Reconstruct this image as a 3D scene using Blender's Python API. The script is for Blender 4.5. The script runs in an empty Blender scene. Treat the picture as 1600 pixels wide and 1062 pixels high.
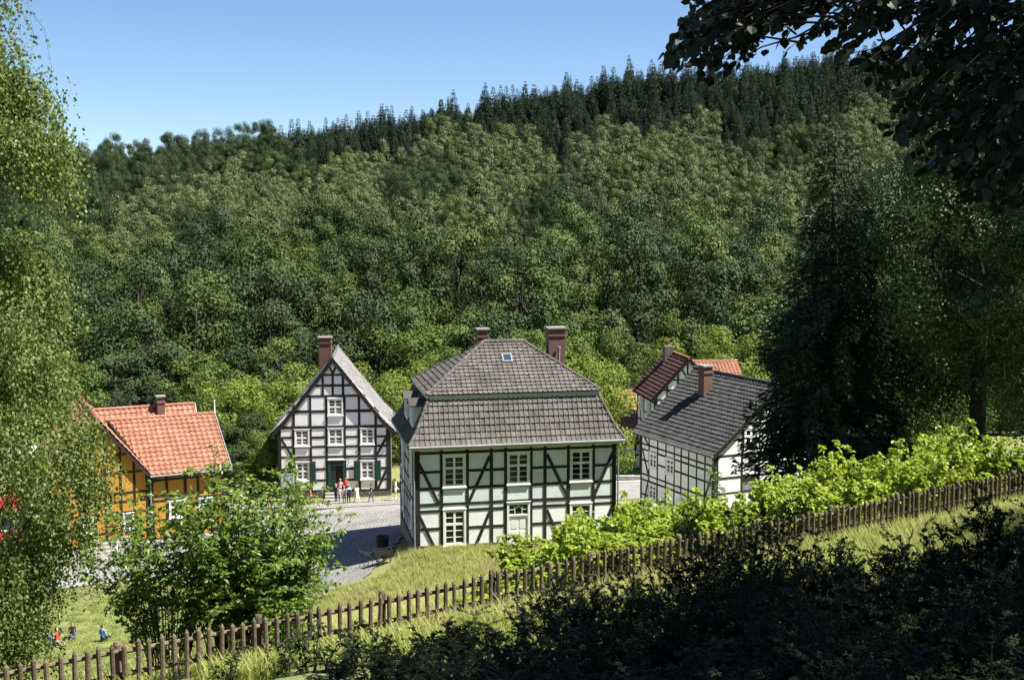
import bpy, bmesh, math, random
import numpy as np
from mathutils import Vector, Matrix

# ---------------------------------------------------------------- camera, sky, sun, exposure
SC = bpy.context.scene
COL = SC.collection
CAM_Z, PITCH, FPX = 18.1044, 0.1012, 1850.0
cd = bpy.data.cameras.new('camera'); cam = bpy.data.objects.new('camera', cd); COL.objects.link(cam)
cam.location = (0, 0, CAM_Z); cam.rotation_euler = (math.pi/2 - PITCH, 0, 0)
cd.sensor_width = 36; cd.lens = 36*FPX/1600; cd.clip_start = .1; cd.clip_end = 5000
SC.camera = cam
SUN_AZ, SUN_EL = math.radians(-8.5), math.radians(57)      # azimuth from +X towards +Y
world = bpy.data.worlds.new('World'); SC.world = world; world.use_nodes = True
wn = world.node_tree
sky = wn.nodes.new('ShaderNodeTexSky'); sky.sky_type = 'NISHITA'; sky.sun_disc = False
sky.sun_elevation = SUN_EL; sky.sun_rotation = math.pi/2 - SUN_AZ
sky.air_density = 1.0; sky.dust_density = 0.0; sky.ozone_density = 4.5; sky.altitude = 2200
wn.links.new(sky.outputs[0], wn.nodes['Background'].inputs[0])
wn.nodes['Background'].inputs[1].default_value = .056
sl = bpy.data.lights.new('sun', 'SUN'); sl.energy = 5.0; sl.angle = math.radians(.53); sl.color = (1, .955, .88)
sun = bpy.data.objects.new('sun', sl); COL.objects.link(sun)
SDIR = Vector((math.cos(SUN_EL)*math.cos(SUN_AZ), math.cos(SUN_EL)*math.sin(SUN_AZ), math.sin(SUN_EL)))
sun.rotation_euler = SDIR.to_track_quat('Z', 'Y').to_euler(); sun.location = (60, 0, 90)
SC.view_settings.view_transform = 'Standard'; SC.view_settings.look = 'None'
SC.view_settings.exposure = 1.5; SC.view_settings.gamma = 1.0
SC.render.engine = 'CYCLES'
SC.cycles.max_bounces = 6; SC.cycles.diffuse_bounces = 3; SC.cycles.glossy_bounces = 2
SC.cycles.transmission_bounces = 4; SC.cycles.transparent_max_bounces = 4
SC.cycles.caustics_reflective = False; SC.cycles.caustics_refractive = False

R = random.Random(7)
def ray(px, py):
    a = (px-800)/FPX; b = (531-py)/FPX; c, s = math.cos(PITCH), math.sin(PITCH)
    return Vector((a, c+b*s, -s+b*c))
def at(px, py, Y):
    r = ray(px, py); return Vector((0, 0, CAM_Z)) + r*(Y/r.y)

# ---------------------------------------------------------------- materials
MATS = {}
def _new(name):
    m = bpy.data.materials.new(name); m.use_nodes = True; nt = m.node_tree
    return m, nt, nt.nodes['Principled BSDF']
def _nd(nt, t, **kw):
    n = nt.nodes.new(t)
    for k, v in kw.items(): setattr(n, k, v)
    return n
def _mix(nt, fac, a, b, mode='MIX'):
    n = _nd(nt, 'ShaderNodeMix', data_type='RGBA', blend_type=mode)
    for s, v in ((0, fac), (6, a), (7, b)):
        if isinstance(v, (int, float)): n.inputs[s].default_value = v
        elif isinstance(v, (tuple, list)): n.inputs[s].default_value = (*v[:3], 1)
        else: nt.links.new(v, n.inputs[s])
    return n.outputs[2]
def _noise(nt, scale, detail=4, rough=.6, vec=None):
    n = _nd(nt, 'ShaderNodeTexNoise'); n.inputs['Scale'].default_value = scale
    n.inputs['Detail'].default_value = detail; n.inputs['Roughness'].default_value = rough
    if vec is not None: nt.links.new(vec, n.inputs['Vector'])
    return n.outputs[0]
def _ramp(nt, fac, lo, hi):
    n = _nd(nt, 'ShaderNodeMapRange'); n.inputs[1].default_value = lo; n.inputs[2].default_value = hi
    nt.links.new(fac, n.inputs[0]); return n.outputs[0]
def mat(name, c1, c2=None, scale=3., rough=.85, bump=0., bscale=30., var=.0, spec=.3, lo=.35, hi=.65, stain=None, sscale=1.2):
    """two-tone noise, optional stain colour, per-object brightness variation, bump"""
    m, nt, bs = _new(name); c2 = c2 or c1
    tc = _nd(nt, 'ShaderNodeTexCoord').outputs['Object']
    col = _mix(nt, _ramp(nt, _noise(nt, scale, vec=tc), lo, hi), c1, c2)
    if stain: col = _mix(nt, _ramp(nt, _noise(nt, sscale, 5, .7, tc), .52, .78), col, stain)
    if var:
        oi = _nd(nt, 'ShaderNodeObjectInfo').outputs['Random']
        g = _nd(nt, 'ShaderNodeMapRange'); g.inputs[3].default_value = 1-var; g.inputs[4].default_value = 1+var
        nt.links.new(oi, g.inputs[0])
        h = _nd(nt, 'ShaderNodeHueSaturation'); nt.links.new(g.outputs[0], h.inputs['Value']); nt.links.new(col, h.inputs['Color'])
        col = h.outputs[0]
    nt.links.new(col, bs.inputs['Base Color']); bs.inputs['Roughness'].default_value = rough
    bs.inputs['Specular IOR Level'].default_value = spec
    if bump:
        b = _nd(nt, 'ShaderNodeBump'); b.inputs['Strength'].default_value = bump; b.inputs['Distance'].default_value = .05
        nt.links.new(_noise(nt, bscale, 6, .65, tc), b.inputs['Height']); nt.links.new(b.outputs[0], bs.inputs['Normal'])
    MATS[name] = m; return m
def island_mat(name, c1, c2, rough=.8, bump=.3, bscale=25., stain=None, sscale=.6, extra=None):
    """joined pieces (tiles): each mesh island takes its own tone between c1 and c2"""
    m, nt, bs = _new(name); tc = _nd(nt, 'ShaderNodeTexCoord').outputs['Object']
    rnd = _nd(nt, 'ShaderNodeNewGeometry').outputs['Random Per Island']
    oi = _nd(nt, 'ShaderNodeObjectInfo').outputs['Random']
    ad = _nd(nt, 'ShaderNodeMath', operation='ADD'); nt.links.new(rnd, ad.inputs[0]); nt.links.new(oi, ad.inputs[1])
    fr = _nd(nt, 'ShaderNodeMath', operation='FRACT'); nt.links.new(ad.outputs[0], fr.inputs[0])
    col = _mix(nt, fr.outputs[0], c1, c2)
    geo = _nd(nt, 'ShaderNodeNewGeometry').outputs['Position']
    if stain: col = _mix(nt, _ramp(nt, _noise(nt, sscale, 5, .7, geo), .5, .8), col, stain)
    col = _mix(nt, .35, col, _mix(nt, _noise(nt, 14, 4, .7, tc), (.25, .25, .25), (1, 1, 1)), 'MULTIPLY')
    nt.links.new(col, bs.inputs['Base Color']); bs.inputs['Roughness'].default_value = rough
    bs.inputs['Specular IOR Level'].default_value = .3
    MATS[name] = m; return m
def leafmat(name, c1, c2, c3=None, trans=.3, rough=.5, spec=.35, vary=.25, tcol=None, hue=.0):
    """leaf: tone per leaf, brightness per plant, light passing through"""
    m, nt, bs = _new(name)
    geo = _nd(nt, 'ShaderNodeNewGeometry'); rnd = geo.outputs['Random Per Island']
    col = _mix(nt, rnd, c1, c2)
    oi = _nd(nt, 'ShaderNodeObjectInfo').outputs['Random']
    if c3:
        gt = _ramp(nt, oi, .45, .95); col = _mix(nt, gt, col, c3)
    big = _ramp(nt, _noise(nt, .55, 3, .6, _nd(nt, 'ShaderNodeTexCoord').outputs['Object']), .3, .7)
    g = _nd(nt, 'ShaderNodeMapRange'); g.inputs[3].default_value = 1-vary; g.inputs[4].default_value = 1+vary
    mm = _nd(nt, 'ShaderNodeMath', operation='MULTIPLY_ADD'); mm.inputs[1].default_value = .6
    m2 = _nd(nt, 'ShaderNodeMath', operation='MULTIPLY'); m2.inputs[1].default_value = .4
    nt.links.new(big, m2.inputs[0]); nt.links.new(oi, mm.inputs[0]); nt.links.new(m2.outputs[0], mm.inputs[2])
    nt.links.new(mm.outputs[0], g.inputs[0])
    h = _nd(nt, 'ShaderNodeHueSaturation'); nt.links.new(g.outputs[0], h.inputs['Value']); nt.links.new(col, h.inputs['Color'])
    col = h.outputs[0]
    nt.links.new(col, bs.inputs['Base Color']); bs.inputs['Roughness'].default_value = rough
    bs.inputs['Specular IOR Level'].default_value = spec
    if trans:
        tr = _nd(nt, 'ShaderNodeBsdfTranslucent')
        tc = _mix(nt, 1., col, tcol or (1.25, 1.25, .6), 'MULTIPLY')
        nt.links.new(tc, tr.inputs[0])
        mx = _nd(nt, 'ShaderNodeMixShader'); mx.inputs[0].default_value = trans
        nt.links.new(bs.outputs[0], mx.inputs[1]); nt.links.new(tr.outputs[0], mx.inputs[2])
        nt.links.new(mx.outputs[0], nt.nodes['Material Output'].inputs[0])
    MATS[name] = m; return m
def brickmat(name, c1, c2, mortar, sx=.23, sy=.075):
    m, nt, bs = _new(name); tc = _nd(nt, 'ShaderNodeTexCoord').outputs['Object']
    sep = _nd(nt, 'ShaderNodeSeparateXYZ'); nt.links.new(tc, sep.inputs[0])
    ad = _nd(nt, 'ShaderNodeMath', operation='ADD'); nt.links.new(sep.outputs[0], ad.inputs[0]); nt.links.new(sep.outputs[1], ad.inputs[1])
    cb = _nd(nt, 'ShaderNodeCombineXYZ'); nt.links.new(ad.outputs[0], cb.inputs[0]); nt.links.new(sep.outputs[2], cb.inputs[1])
    bt = _nd(nt, 'ShaderNodeTexBrick'); nt.links.new(cb.outputs[0], bt.inputs[0])
    bt.inputs['Scale'].default_value = 1.; bt.inputs['Brick Width'].default_value = sx; bt.inputs['Row Height'].default_value = sy
    bt.inputs['Mortar Size'].default_value = .008
    for k, v in (('Color1', c1), ('Color2', c2), ('Mortar', mortar)): bt.inputs[k].default_value = (*v, 1)
    nt.links.new(bt.outputs[0], bs.inputs['Base Color']); bs.inputs['Roughness'].default_value = .9
    b = _nd(nt, 'ShaderNodeBump', invert=True); b.inputs['Strength'].default_value = .6; b.inputs['Distance'].default_value = .01
    nt.links.new(bt.outputs[1], b.inputs['Height']); nt.links.new(b.outputs[0], bs.inputs['Normal'])
    MATS[name] = m; return m
def cobblemat(name, c1, c2, joint, scale):
    m, nt, bs = _new(name); tc = _nd(nt, 'ShaderNodeTexCoord').outputs['Object']
    v = _nd(nt, 'ShaderNodeTexVoronoi'); v.inputs['Scale'].default_value = scale; v.inputs['Randomness'].default_value = .55; nt.links.new(tc, v.inputs['Vector'])
    d = _nd(nt, 'ShaderNodeTexVoronoi', feature='DISTANCE_TO_EDGE'); d.inputs['Scale'].default_value = scale; d.inputs['Randomness'].default_value = .55; nt.links.new(tc, d.inputs['Vector'])
    sp = _nd(nt, 'ShaderNodeSeparateColor'); nt.links.new(v.outputs['Color'], sp.inputs[0])
    col = _mix(nt, sp.outputs[0], c1, c2)
    col = _mix(nt, _ramp(nt, _noise(nt, .5, 5, .65, tc), .35, .75), col, tuple(x*.75 for x in c1))
    col = _mix(nt, _ramp(nt, d.outputs['Distance'], .02, .12), joint, col)
    nt.links.new(col, bs.inputs['Base Color']); bs.inputs['Roughness'].default_value = .85
    b = _nd(nt, 'ShaderNodeBump'); b.inputs['Strength'].default_value = .7; b.inputs['Distance'].default_value = .03
    nt.links.new(_ramp(nt, d.outputs['Distance'], 0, .25), b.inputs['Height']); nt.links.new(b.outputs[0], bs.inputs['Normal'])
    MATS[name] = m; return m

mat('timber', (.012, .011, .011), (.03, .027, .025), scale=9, rough=.75, bump=.4, bscale=60, var=.25)
mat('plaster', (.86, .86, .86), (.78, .79, .80), scale=1.4, rough=.92, bump=.28, bscale=9, var=.05, stain=(.68, .68, .66), sscale=1.7)
mat('plaster_shaded', (.70, .76, .75), (.62, .69, .68), scale=1.4, rough=.92, bump=.25, bscale=9, var=.05, stain=(.58, .62, .59), sscale=1.7)  # darker, greener copy of plaster: eave shadow put into the colour
mat('ochre', (.52, .25, .035), (.43, .20, .03), scale=1.5, rough=.92, bump=.22, bscale=10, var=.06, stain=(.42, .20, .04))
mat('wall_core', (.25, .24, .22), (.18, .17, .16), rough=.95)
mat('paint_white', (.80, .81, .79), (.74, .75, .73), scale=5, rough=.5, bump=.08, bscale=40, stain=(.62, .62, .58))
mat('paint_cream', (.62, .66, .58), (.55, .59, .50), scale=4, rough=.6, bump=.1)
mat('shutter_green', (.012, .055, .05), (.018, .075, .065), scale=6, rough=.45)
mat('door_green', (.012, .03, .026), (.02, .045, .04), scale=6, rough=.5)
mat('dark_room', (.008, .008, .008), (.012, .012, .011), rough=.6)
m, nt, bs = _new('glass'); bs.inputs['Base Color'].default_value = (.012, .014, .015, 1); bs.inputs['Roughness'].default_value = .06
bs.inputs['Specular IOR Level'].default_value = .6; MATS['glass'] = m
m, nt, bs = _new('skylight_glass'); bs.inputs['Base Color'].default_value = (.03, .045, .075, 1); bs.inputs['Roughness'].default_value = .04
bs.inputs['Specular IOR Level'].default_value = .9; MATS['skylight_glass'] = m
mat('blind', (.42, .42, .40), (.36, .36, .34), rough=.8)
mat('stone_plinth', (.13, .11, .09), (.24, .21, .17), scale=7, rough=.95, bump=.8, bscale=8, var=.3)
mat('stone_step', (.34, .32, .29), (.26, .25, .23), scale=6, rough=.9, bump=.4, var=.1)
mat('zinc', (.20, .21, .21), (.26, .27, .27), rough=.45, spec=.5)
mat('deck', (.02, .019, .018), (.03, .028, .026), rough=.95)
island_mat('tile_brown', (.092, .083, .074), (.155, .142, .129), stain=(.065, .06, .052))
island_mat('tile_slate', (.052, .05, .048), (.095, .091, .088), stain=(.065, .06, .056))
island_mat('tile_pale', (.175, .166, .162), (.235, .225, .22), stain=(.145, .138, .132))
island_mat('tile_orange', (.28, .115, .068), (.36, .175, .113), stain=(.21, .092, .06), rough=.8)
island_mat('tile_red', (.06, .03, .025), (.105, .048, .037), stain=(.05, .032, .027))
brickmat('brick', (.17, .058, .042), (.10, .036, .03), (.17, .15, .13))
mat('cap_stone', (.25, .24, .22), (.18, .17, .16), rough=.9, bump=.3)
mat('fence_wood', (.14, .108, .066), (.085, .066, .042), scale=7, rough=.9, bump=.5, bscale=35, var=.3, stain=(.16, .14, .10), sscale=4)
mat('bark_dark', (.035, .03, .024), (.06, .05, .04), scale=6, rough=.95, bump=.7, bscale=20)
mat('bark_birch', (.50, .48, .44), (.60, .58, .54), scale=4, rough=.85, bump=.4, bscale=18, stain=(.04, .035, .03), sscale=4)
mat('twig', (.030, .022, .015), (.05, .036, .024), scale=6, rough=.9)
mat('twig_green', (.10, .13, .04), (.16, .10, .05), scale=6, rough=.7)
leafmat('leaf_birch_near', (.09, .135, .03), (.18, .22, .075), trans=.4, vary=.25, rough=.5, spec=.28)
leafmat('leaf_shrub', (.09, .165, .024), (.20, .28, .045), trans=.42, vary=.3, rough=.4, spec=.45)
leafmat('leaf_knotweed', (.16, .25, .022), (.34, .39, .05), trans=.42, vary=.3, rough=.45, tcol=(1.2, 1.25, .5))
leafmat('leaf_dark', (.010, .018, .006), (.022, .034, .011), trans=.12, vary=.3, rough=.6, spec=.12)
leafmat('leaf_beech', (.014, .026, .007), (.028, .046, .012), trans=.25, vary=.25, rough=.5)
leafmat('leaf_right', (.03, .055, .016), (.062, .095, .028), trans=.3, vary=.3)
leafmat('needle_spruce', (.016, .034, .012), (.032, .058, .018), trans=.08, vary=.25, rough=.55)
leafmat('leaf_far_birch', (.11, .135, .05), (.14, .165, .068), (.088, .118, .04), trans=.10, vary=.42, rough=.6, spec=.2)
leafmat('leaf_far_oak', (.05, .080, .016), (.07, .105, .023), (.08, .108, .026), trans=.10, vary=.45, rough=.6, spec=.2)
leafmat('leaf_mid', (.07, .11, .02), (.11, .155, .032), (.09, .14, .03), trans=.2, vary=.35, rough=.6, spec=.2)
leafmat('leaf_far_dark', (.036, .060, .016), (.05, .078, .022), (.03, .048, .018), trans=.10, vary=.45, rough=.6, spec=.2)
leafmat('leaf_far_lime', (.12, .165, .028), (.18, .225, .045), (.15, .20, .035), trans=.3, vary=.18, rough=.6, spec=.2)
leafmat('needle_far', (.018, .032, .019), (.030, .048, .027), (.035, .052, .024), trans=.08, vary=.3, rough=.7, spec=.15)
leafmat('grass_blade', (.17, .22, .045), (.30, .31, .09), trans=.3, vary=.3, rough=.6, spec=.2)
leafmat('grass_straw', (.30, .27, .12), (.40, .34, .18), trans=.25, vary=.25, rough=.7, spec=.2)
leafmat('grass_lawn', (.13, .18, .04), (.20, .235, .065), trans=.25, vary=.15, rough=.6, spec=.2)
mat('asphalt', (.19, .185, .175), (.235, .23, .22), scale=1.2, rough=.9, bump=.3, bscale=60, stain=(.16, .157, .15), sscale=.4)
cobblemat('cobbles', (.20, .195, .185), (.28, .27, .25), (.10, .095, .085), 4.2)
cobblemat('setts', (.25, .235, .205), (.34, .318, .277), (.12, .115, .10), 3.2)
def skinless(name, c): return mat(name, c, tuple(x*.8 for x in c), scale=9, rough=.85)
skinless('skin', (.55, .33, .24)); skinless('hair_brown', (.07, .04, .025)); skinless('hair_blond', (.35, .24, .10))
for n_, c_ in dict(pink=(.75, .38, .46), red=(.6, .05, .05), white=(.78, .78, .8), navy=(.03, .04, .10), jeans=(.07, .10, .2), black=(.02, .02, .022), palepink=(.72, .5, .55), orange=(.7, .16, .05), blue=(.10, .28, .55), khaki=(.3, .26, .18), grey=(.3, .3, .32)).items():
    skinless('cloth_'+n_, c_)

# ---------------------------------------------------------------- helpers
def link(o, parent=None):
    COL.objects.link(o)
    if parent is not None: o.parent = parent
    return o
def tag(o, label=None, cat=None, group=None, kind=None):
    if label: o['label'] = label
    if cat: o['category'] = cat
    if group: o['group'] = group
    if kind: o['kind'] = kind
    return o
def empty(name, loc, rz=0, parent=None):
    o = bpy.data.objects.new(name, None); o.location = loc; o.rotation_euler = (0, 0, rz); o.empty_display_size = .3
    return link(o, parent)
def np_mesh(name, V, F, mats=(), smooth=False):
    """V (n,3), F (m,k) all same size"""
    me = bpy.data.meshes.new(name); V = np.asarray(V, np.float32); F = np.asarray(F, np.int32)
    n, k = F.shape
    me.vertices.add(len(V)); me.vertices.foreach_set('co', V.ravel())
    me.loops.add(n*k); me.loops.foreach_set('vertex_index', F.ravel())
    me.polygons.add(n); me.polygons.foreach_set('loop_start', np.arange(0, n*k, k, dtype=np.int32))
    me.update(calc_edges=True)
    me.polygons.foreach_set('use_smooth', np.full(n, bool(smooth)))
    for m in mats: me.materials.append(MATS[m])
    return me
def mobj(name, me, parent=None): return link(bpy.data.objects.new(name, me), parent)
class MB:
    """collects shapes; build() links them as one mesh object"""
    def __init__(s, M=None): s.v = []; s.f = []; s.M = M or Matrix.Identity(4); s.mi = []
    def add(s, vs, fs, mi=0):
        b = len(s.v); s.v += [s.M @ Vector(v) for v in vs]; s.f += [[i+b for i in f] for f in fs]; s.mi += [mi]*len(fs); return s
    def box(s, a, b, mi=0):
        (x0, y0, z0), (x1, y1, z1) = a, b
        return s.add([(x0,y0,z0),(x1,y0,z0),(x1,y1,z0),(x0,y1,z0),(x0,y0,z1),(x1,y0,z1),(x1,y1,z1),(x0,y1,z1)],
                     [(0,3,2,1),(4,5,6,7),(0,1,5,4),(1,2,6,5),(2,3,7,6),(3,0,4,7)], mi)
    def prism(s, poly, a, b, mi=0):
        """polygon in (x,z), extruded along y from a to b"""
        n = len(poly); ar = sum(poly[i][0]*poly[(i+1) % n][1]-poly[(i+1) % n][0]*poly[i][1] for i in range(n))
        if ar < 0: poly = poly[::-1]
        if a > b: a, b = b, a
        vs = [(x, a, z) for x, z in poly]+[(x, b, z) for x, z in poly]
        return s.add(vs, [list(range(n)), list(range(2*n-1, n-1, -1))]+[(i, i+n, (i+1) % n+n, (i+1) % n) for i in range(n)], mi)
    def tube(s, path, rad, n=6, cap=True, mi=0):
        P = [Vector(p) for p in path]; k = len(P); vs = []; fs = []
        if not hasattr(rad, '__len__'): rad = [rad]*k
        for i in range(k):
            t = (P[min(i+1, k-1)]-P[max(i-1, 0)])
            t = t.normalized() if t.length > 1e-9 else Vector((0, 0, 1))
            u = t.cross(Vector((0, 0, 1)) if abs(t.z) < .9 else Vector((1, 0, 0))).normalized(); w = t.cross(u)
            for j in range(n):
                a = 2*math.pi*j/n; vs.append(P[i]+(u*math.cos(a)+w*math.sin(a))*rad[i])
        for i in range(k-1):
            for j in range(n): fs.append((i*n+j, i*n+(j+1) % n, (i+1)*n+(j+1) % n, (i+1)*n+j))
        if cap: fs += [list(range(n-1, -1, -1)), list(range((k-1)*n, k*n))]
        return s.add(vs, fs, mi)
    def build(s, name, mats, parent=None, smooth=False):
        me = bpy.data.meshes.new(name); me.from_pydata([tuple(v) for v in s.v], [], s.f)
        for m in ([mats] if isinstance(mats, str) else mats): me.materials.append(MATS[m])
        if any(s.mi): me.polygons.foreach_set('material_index', s.mi)
        if smooth: me.polygons.foreach_set('use_smooth', [True]*len(s.f))
        me.update(); return mobj(name, me, parent)
def copy_tree(o, parent=None):
    c = o.copy(); link(c, None); c.parent = parent
    for ch in o.children: copy_tree(ch, c)
    return c
def clip_poly(poly, clip):
    """Sutherland-Hodgman, clip convex counter-clockwise"""
    out = list(poly)
    for i in range(len(clip)):
        (ax, ay), (bx, by) = clip[i], clip[(i+1) % len(clip)]; inp = out; out = []
        sd = lambda p: (bx-ax)*(p[1]-ay)-(by-ay)*(p[0]-ax)
        for j in range(len(inp)):
            p, q = inp[j], inp[(j+1) % len(inp)]; sp, sq = sd(p), sd(q)
            if sp >= 0: out.append(p)
            if (sp >= 0) != (sq >= 0):
                t = sp/(sp-sq); out.append((p[0]+t*(q[0]-p[0]), p[1]+t*(q[1]-p[1])))
        if not out: return []
    return out

# ---------------------------------------------------------------- ground
CTRL = np.array([(0,-12,20.5),(-25,-10,19),(25,-10,22),(0,0,16.4),(-15,0,15.6),(15,0,17.6),(30,5,18),(-30,8,12.5),(-14,9,13.2),(8,12,13.6),(0,10,13.6),(18,20,13.8),(30,30,13.2),
 (-14,15.2,9.9),(-8.4,18.7,10.),(-4.7,21,10.),(-2.3,22.6,10.),(1.4,25,10.),(4.8,27.2,10.),(8.1,29.4,10.),(11.3,31.5,10.),(14.4,33.6,10.),(22,38.8,10.),(32,45,10.),
 (-2,36,6.2),(-2,48,2.6),(5,42,5.8),(5,54,2.4),(-5.3,63,.02),(-1,63.6,.12),(3,64.5,.25),(6.2,65.6,.35),(-8.2,63.5,-.9),(-9,68,-1.15),(-9.5,57,-.6),(-7,54,.6),(-8,74,-1.35),(-7,45,2.4),
 (10,37,9.1),(13,44,7.8),(12.7,48,7.1),(9,50,4.6),(16,56,5),(10,62,1.9),(14,66,1.2),(8,72,-.4),(11.6,68,.2),(24,60,4),(32,60,6),(22,78,-.3),(34,82,.5),
 (-22,56,-2.62),(-18,52,-2.3),(-30,50,-2.6),(-26,44,-2.2),(-20,42,-.8),(-14,36,3.2),(-10.5,34,4.6),(-11,46,.6),(-13,56,-1.6),(-24,30,4.2),(-34,30,3.5),(-38,60,-2.8),
 (-24,66,-2.36),(-24,74,-2.2),(-13,72,-1.7),(-17.6,87,-2.85),(-9.5,88.,-2.8),(-28,84,-2.4),(-12,80,-2.),(-2,84,-1.9),(7,80,-1.05),(9,90,-1.6),(-2,98,-2.6),(14,98,-1.8),(30,100,-1.5),(-20,102,-3),(-40,100,-3.2),(-55,80,-3.2),(55,95,0),(0,125,-3.5),(-60,125,-4),(60,125,-2)], float)
def _U(r2): return np.where(r2 > 1e-12, r2*np.log(np.maximum(r2, 1e-12)), 0)
_n = len(CTRL); _xy = CTRL[:, :2]/50
_K = _U(((_xy[:, None]-_xy[None])**2).sum(-1))+np.eye(_n)*2e-3
_P = np.c_[np.ones(_n), _xy]
_A = np.block([[_K, _P], [_P.T, np.zeros((3, 3))]])
_W = np.linalg.solve(_A, np.r_[CTRL[:, 2], 0, 0, 0])
def _tps(X, Y):
    q = np.stack([np.clip(X, -62, 62), np.clip(Y, -14, 126)], -1)/50; sh = q.shape[:-1]; q = q.reshape(-1, 2)
    o = _U(((q[:, None]-_xy[None])**2).sum(-1))@_W[:_n]+_W[_n]+q@_W[_n+1:]
    return o.reshape(sh)
CREST_PX = np.array([-900, -200, 100, 300, 440, 520, 700, 760, 1000, 1200, 1380, 1700, 2400], float)
CREST_Y = np.array([300, 268, 245, 218, 210, 188, 168, 148, 110, 95, 80, 60, 60], float)
HILL0, HILLC = 122., 372.
def ground(X, Y):
    X = np.asarray(X, float); Y = np.asarray(Y, float)
    z = _tps(X, Y)
    px = 800+FPX*X/np.maximum(Y, 60.)
    top = CAM_Z+(343-np.interp(px, CREST_PX, CREST_Y))/FPX*HILLC-9.0
    t = np.clip((Y-HILL0)/(HILLC-HILL0), 0, None)
    g = np.where(t < 1, .22*t+.78*np.power(np.minimum(t, 1), 2.0), 1-.25*(t-1))
    bumps = 1.2*np.sin(X*.045+.7)*np.sin(Y*.05)+.8*np.sin(X*.11+Y*.06)
    h = -3.6+(top+3.6)*g+bumps*np.clip(t*4, 0, 1)
    w = np.clip((Y-104)/22, 0, 1); w = w*w*(3-2*w)
    return z*(1-w)+h*w
def gz(x, y): return float(ground(np.array([x]), np.array([y]))[0])
_xs = np.r_[np.arange(-420, -64, 9.), np.arange(-64, 64.1, 1.), np.arange(72, 430, 9.)]
_ys = np.r_[np.arange(-40, 128, 1.), np.arange(128, 420, 4.), np.arange(420, 2500, 60.)]
_gx, _gy = np.meshgrid(_xs, _ys); _gzz = ground(_gx, _gy)
_nx, _ny = len(_xs), len(_ys)
_i = np.arange(_nx*_ny).reshape(_ny, _nx)
me = np_mesh('ground', np.stack([_gx, _gy, _gzz], -1).reshape(-1, 3), np.stack([_i[:-1, :-1], _i[:-1, 1:], _i[1:, 1:], _i[1:, :-1]], -1).reshape(-1, 4), smooth=True)
m, nt, bs = _new('ground_mat'); tc = _nd(nt, 'ShaderNodeNewGeometry').outputs['Position']
c = _mix(nt, _ramp(nt, _noise(nt, .9, 6, .7, tc), .35, .65), (.13, .17, .04), (.22, .225, .07))
c = _mix(nt, _ramp(nt, _noise(nt, .17, 4, .6, tc), .5, .7), c, (.22, .19, .085))
sp = _nd(nt, 'ShaderNodeSeparateXYZ'); nt.links.new(tc, sp.inputs[0])
wood = _ramp(nt, sp.outputs[1], 112, 120)
c = _mix(nt, wood, c, (.022, .026, .014))
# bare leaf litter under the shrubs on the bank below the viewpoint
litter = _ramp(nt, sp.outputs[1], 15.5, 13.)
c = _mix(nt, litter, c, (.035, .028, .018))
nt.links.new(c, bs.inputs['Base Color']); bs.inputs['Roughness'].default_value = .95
b = _nd(nt, 'ShaderNodeBump'); b.inputs['Strength'].default_value = .8; b.inputs['Distance'].default_value = .12
nt.links.new(_noise(nt, 7, 8, .75, tc), b.inputs['Height']); nt.links.new(b.outputs[0], bs.inputs['Normal'])
me.materials.append(m)
tag(mobj('ground', me), 'grassy valley slope running down to the houses', kind='structure')

def strip(name, mt, pts, w, dz, label, k=10):
    """a road draped over the ground along a centre line"""
    pts = [Vector((*p, 0)) for p in pts]; P = []
    for i in range(len(pts)-1):
        a = pts[max(i-1, 0)]; b = pts[i]; c = pts[i+1]; d = pts[min(i+2, len(pts)-1)]
        for t in np.linspace(0, 1, 12, endpoint=(i == len(pts)-2)):
            P.append(.5*((2*b)+(c-a)*t+(2*a-5*b+4*c-d)*t*t+(3*b-a-3*c+d)*t**3))
    V = []
    for i, p in enumerate(P):
        t = (P[min(i+1, len(P)-1)]-P[max(i-1, 0)]).normalized(); n = Vector((-t.y, t.x, 0))
        ww = w if not hasattr(w, '__len__') else np.interp(i/(len(P)-1), np.linspace(0, 1, len(w)), w)
        for j in range(k+1):
            e = (R.uniform(-.12, .12) if j in (0, k) else 0)
            q = p+n*((j/k-.5)*ww+e); V.append((q.x, q.y))
    V = np.array(V); z = ground(V[:, 0], V[:, 1])+dz
    I = np.arange(len(V)).reshape(len(P), k+1)
    me = np_mesh(name, np.c_[V, z], np.stack([I[:-1, :-1], I[1:, :-1], I[1:, 1:], I[:-1, 1:]], -1).reshape(-1, 4)[:, ::-1], [mt], smooth=True)
    return tag(mobj(name, me), label, kind='structure')
strip('road', 'asphalt', [(-75, 64), (-40, 66), (-25, 68.5), (-14, 75), (-3, 81.5), (7, 83.5), (18, 88), (40, 92), (62, 92)], [7, 7, 7.5, 11, 11, 8, 7, 7, 7], .055, 'grey village road between the houses')
strip('yard', 'cobbles', [(-10.2, 58.5), (-10.4, 66), (-10.5, 72), (-10.8, 80)], [5, 7, 8, 9], .075, 'cobbled yard beside the slate grey mansard house')
strip('cobbled_pavement', 'setts', [(-34, 80), (-22, 82.2), (-14, 84.3), (-6, 85.6), (3, 87)], 4.4, .095, 'pale cobbled strip in front of the gabled house')

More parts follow.
